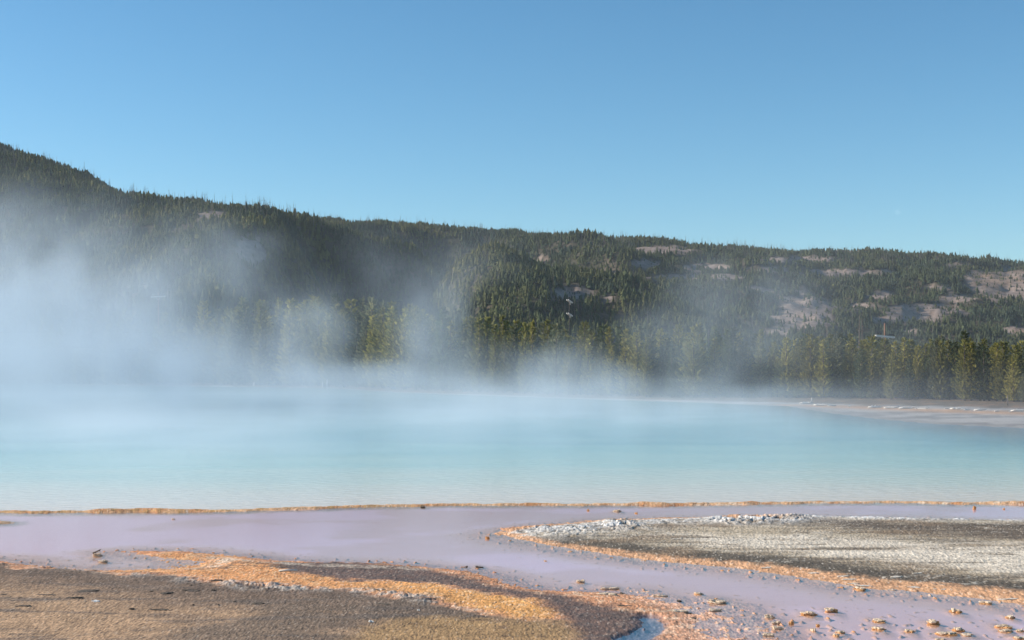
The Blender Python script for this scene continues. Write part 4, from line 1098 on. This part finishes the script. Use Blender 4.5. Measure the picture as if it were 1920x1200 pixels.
def gnoise(scale_vec, detail, rough=0.6, offset=(0, 0, 0)):
    v = gn.new('ShaderNodeVectorMath'); v.operation = 'MULTIPLY_ADD'; gl_.new(pos, v.inputs[0]); v.inputs[1].default_value = scale_vec; v.inputs[2].default_value = offset
    t_ = gn.new('ShaderNodeTexNoise'); t_.inputs['Scale'].default_value = 1.0; t_.inputs['Detail'].default_value = detail; t_.inputs['Roughness'].default_value = rough
    if 'Distortion' in t_.inputs: t_.inputs['Distortion'].default_value = 0.6
    gl_.new(v.outputs[0], t_.inputs['Vector'])
    return t_
# turbulent displacement of the lookup position
wnz = gnoise((.11, .11, .13), 3)
wv = gn.new('ShaderNodeVectorMath'); wv.operation = 'SUBTRACT'; gl_.new(wnz.outputs['Color'], wv.inputs[0]); wv.inputs[1].default_value = (.5, .5, .5)
ws_ = gn.new('ShaderNodeVectorMath'); ws_.operation = 'MULTIPLY_ADD'; gl_.new(wv.outputs[0], ws_.inputs[0]); ws_.inputs[1].default_value = (11, 11, 6); gl_.new(pos, ws_.inputs[2])
wpos = ws_.outputs[0]
tot = None
for (px, py, d, rx, ry, rd, amp) in BLOBS:
    c = at(px, py, d)
    v = gn.new('ShaderNodeVectorMath'); v.operation = 'SUBTRACT'; gl_.new(wpos, v.inputs[0]); v.inputs[1].default_value = c
    v2 = gn.new('ShaderNodeVectorMath'); v2.operation = 'DIVIDE'; gl_.new(v.outputs[0], v2.inputs[0]); v2.inputs[1].default_value = (rx / F * d * 1.25, rd * 1.25, ry / F * d * 1.25)
    ln = gn.new('ShaderNodeVectorMath'); ln.operation = 'LENGTH'; gl_.new(v2.outputs[0], ln.inputs[0])
    mr = gn.new('ShaderNodeMapRange'); mr.interpolation_type = 'SMOOTHERSTEP'
    mr.inputs['From Min'].default_value = 0.0; mr.inputs['From Max'].default_value = 1.0; mr.inputs['To Min'].default_value = amp; mr.inputs['To Max'].default_value = 0.0
    gl_.new(ln.outputs['Value'], mr.inputs['Value'])
    tot = mr.outputs[0] if tot is None else gm('ADD', tot, mr.outputs[0])
sx = gn.new('ShaderNodeSeparateXYZ'); gl_.new(pos, sx.inputs[0])
X_, Y_, Z_ = sx.outputs
# low sheet of vapour over the water
lay = gm('MULTIPLY', gm('POWER', 2.718, gm('MULTIPLY', Z_, -0.85)), gm('MULTIPLY_ADD', X_, -0.006, 0.42))
def gramp(v, a, b):
    mr = gn.new('ShaderNodeMapRange'); mr.interpolation_type = 'SMOOTHSTEP'; mr.inputs['From Min'].default_value = a; mr.inputs['From Max'].default_value = b
    gl_.new(v, mr.inputs['Value']); return mr.outputs[0]
lay = gm('MULTIPLY', lay, gramp(Y_, 36, 60))
lay = gm('MULTIPLY', lay, gramp(gm('MULTIPLY_ADD', X_, 1.9, Y_), 150, 100))
tot = gm('ADD', tot, gm('MAXIMUM', lay, 0.0))
nzf = gnoise((.19, .19, .13), 5, .62, (3, 8, 1)).outputs[0]
mod = gramp(nzf, .40, .63)
mod = gm('MULTIPLY_ADD', mod, 1.45, 0.16)
dens_ = gm('MULTIPLY', gm('MULTIPLY', tot, mod), 0.048)
dens_ = gm('MAXIMUM', gm('SUBTRACT', dens_, 0.0004), 0.0)
vc = gn.new('GeometryNodeVolumeCube')
gl_.new(dens_, vc.inputs['Density'])
vc.inputs['Background'].default_value = 0
vc.inputs['Min'].default_value = (XMIN, YMIN, ZMIN); vc.inputs['Max'].default_value = (XMAX, YMAX, ZMAX)
vc.inputs['Resolution X'].default_value = 190; vc.inputs['Resolution Y'].default_value = 160; vc.inputs['Resolution Z'].default_value = 56
ms, nt, N, L, P = new_mat('steam_vapour'); N.remove(P)
pv = N.new('ShaderNodeVolumePrincipled'); pv.inputs['Color'].default_value = (0.81, 0.89, 0.985, 1); pv.inputs['Density'].default_value = 1.0; pv.inputs['Anisotropy'].default_value = 0.0
L.new(pv.outputs[0], N['Material Output'].inputs['Volume'])
ms.cycles.volume_step_rate = 1.0 if hasattr(ms, 'cycles') else 1
sm = gn.new('GeometryNodeSetMaterial'); sm.inputs['Material'].default_value = ms
gl_.new(vc.outputs[0], sm.inputs[0])
go = gn.new('NodeGroupOutput'); gl_.new(sm.outputs[0], go.inputs[0])
vol = bpy.data.volumes.new('steam'); vol.materials.append(ms)
st = link('steam', vol, kind='stuff', label='white steam drifting off the hot pool')
vol.render.space = 'WORLD'; vol.render.step_size = 2.0
md = st.modifiers.new('steam_field', 'NODES'); md.node_group = gt

# ------------------------------------------------------------------ air
mh, nt, N, L, P = new_mat('thin_air_haze'); N.remove(P)
pv = N.new('ShaderNodeVolumePrincipled'); pv.inputs['Color'].default_value = (0.80, 0.90, 1.0, 1); pv.inputs['Density'].default_value = 0.00010; pv.inputs['Anisotropy'].default_value = 0.0
L.new(pv.outputs[0], N['Material Output'].inputs['Volume'])
m = MB(); m.box((0, 900, 118), (4200, 3200, 241))
hz = link('haze', m.mesh('haze', mh), kind='stuff', label='thin blue air over the basin')
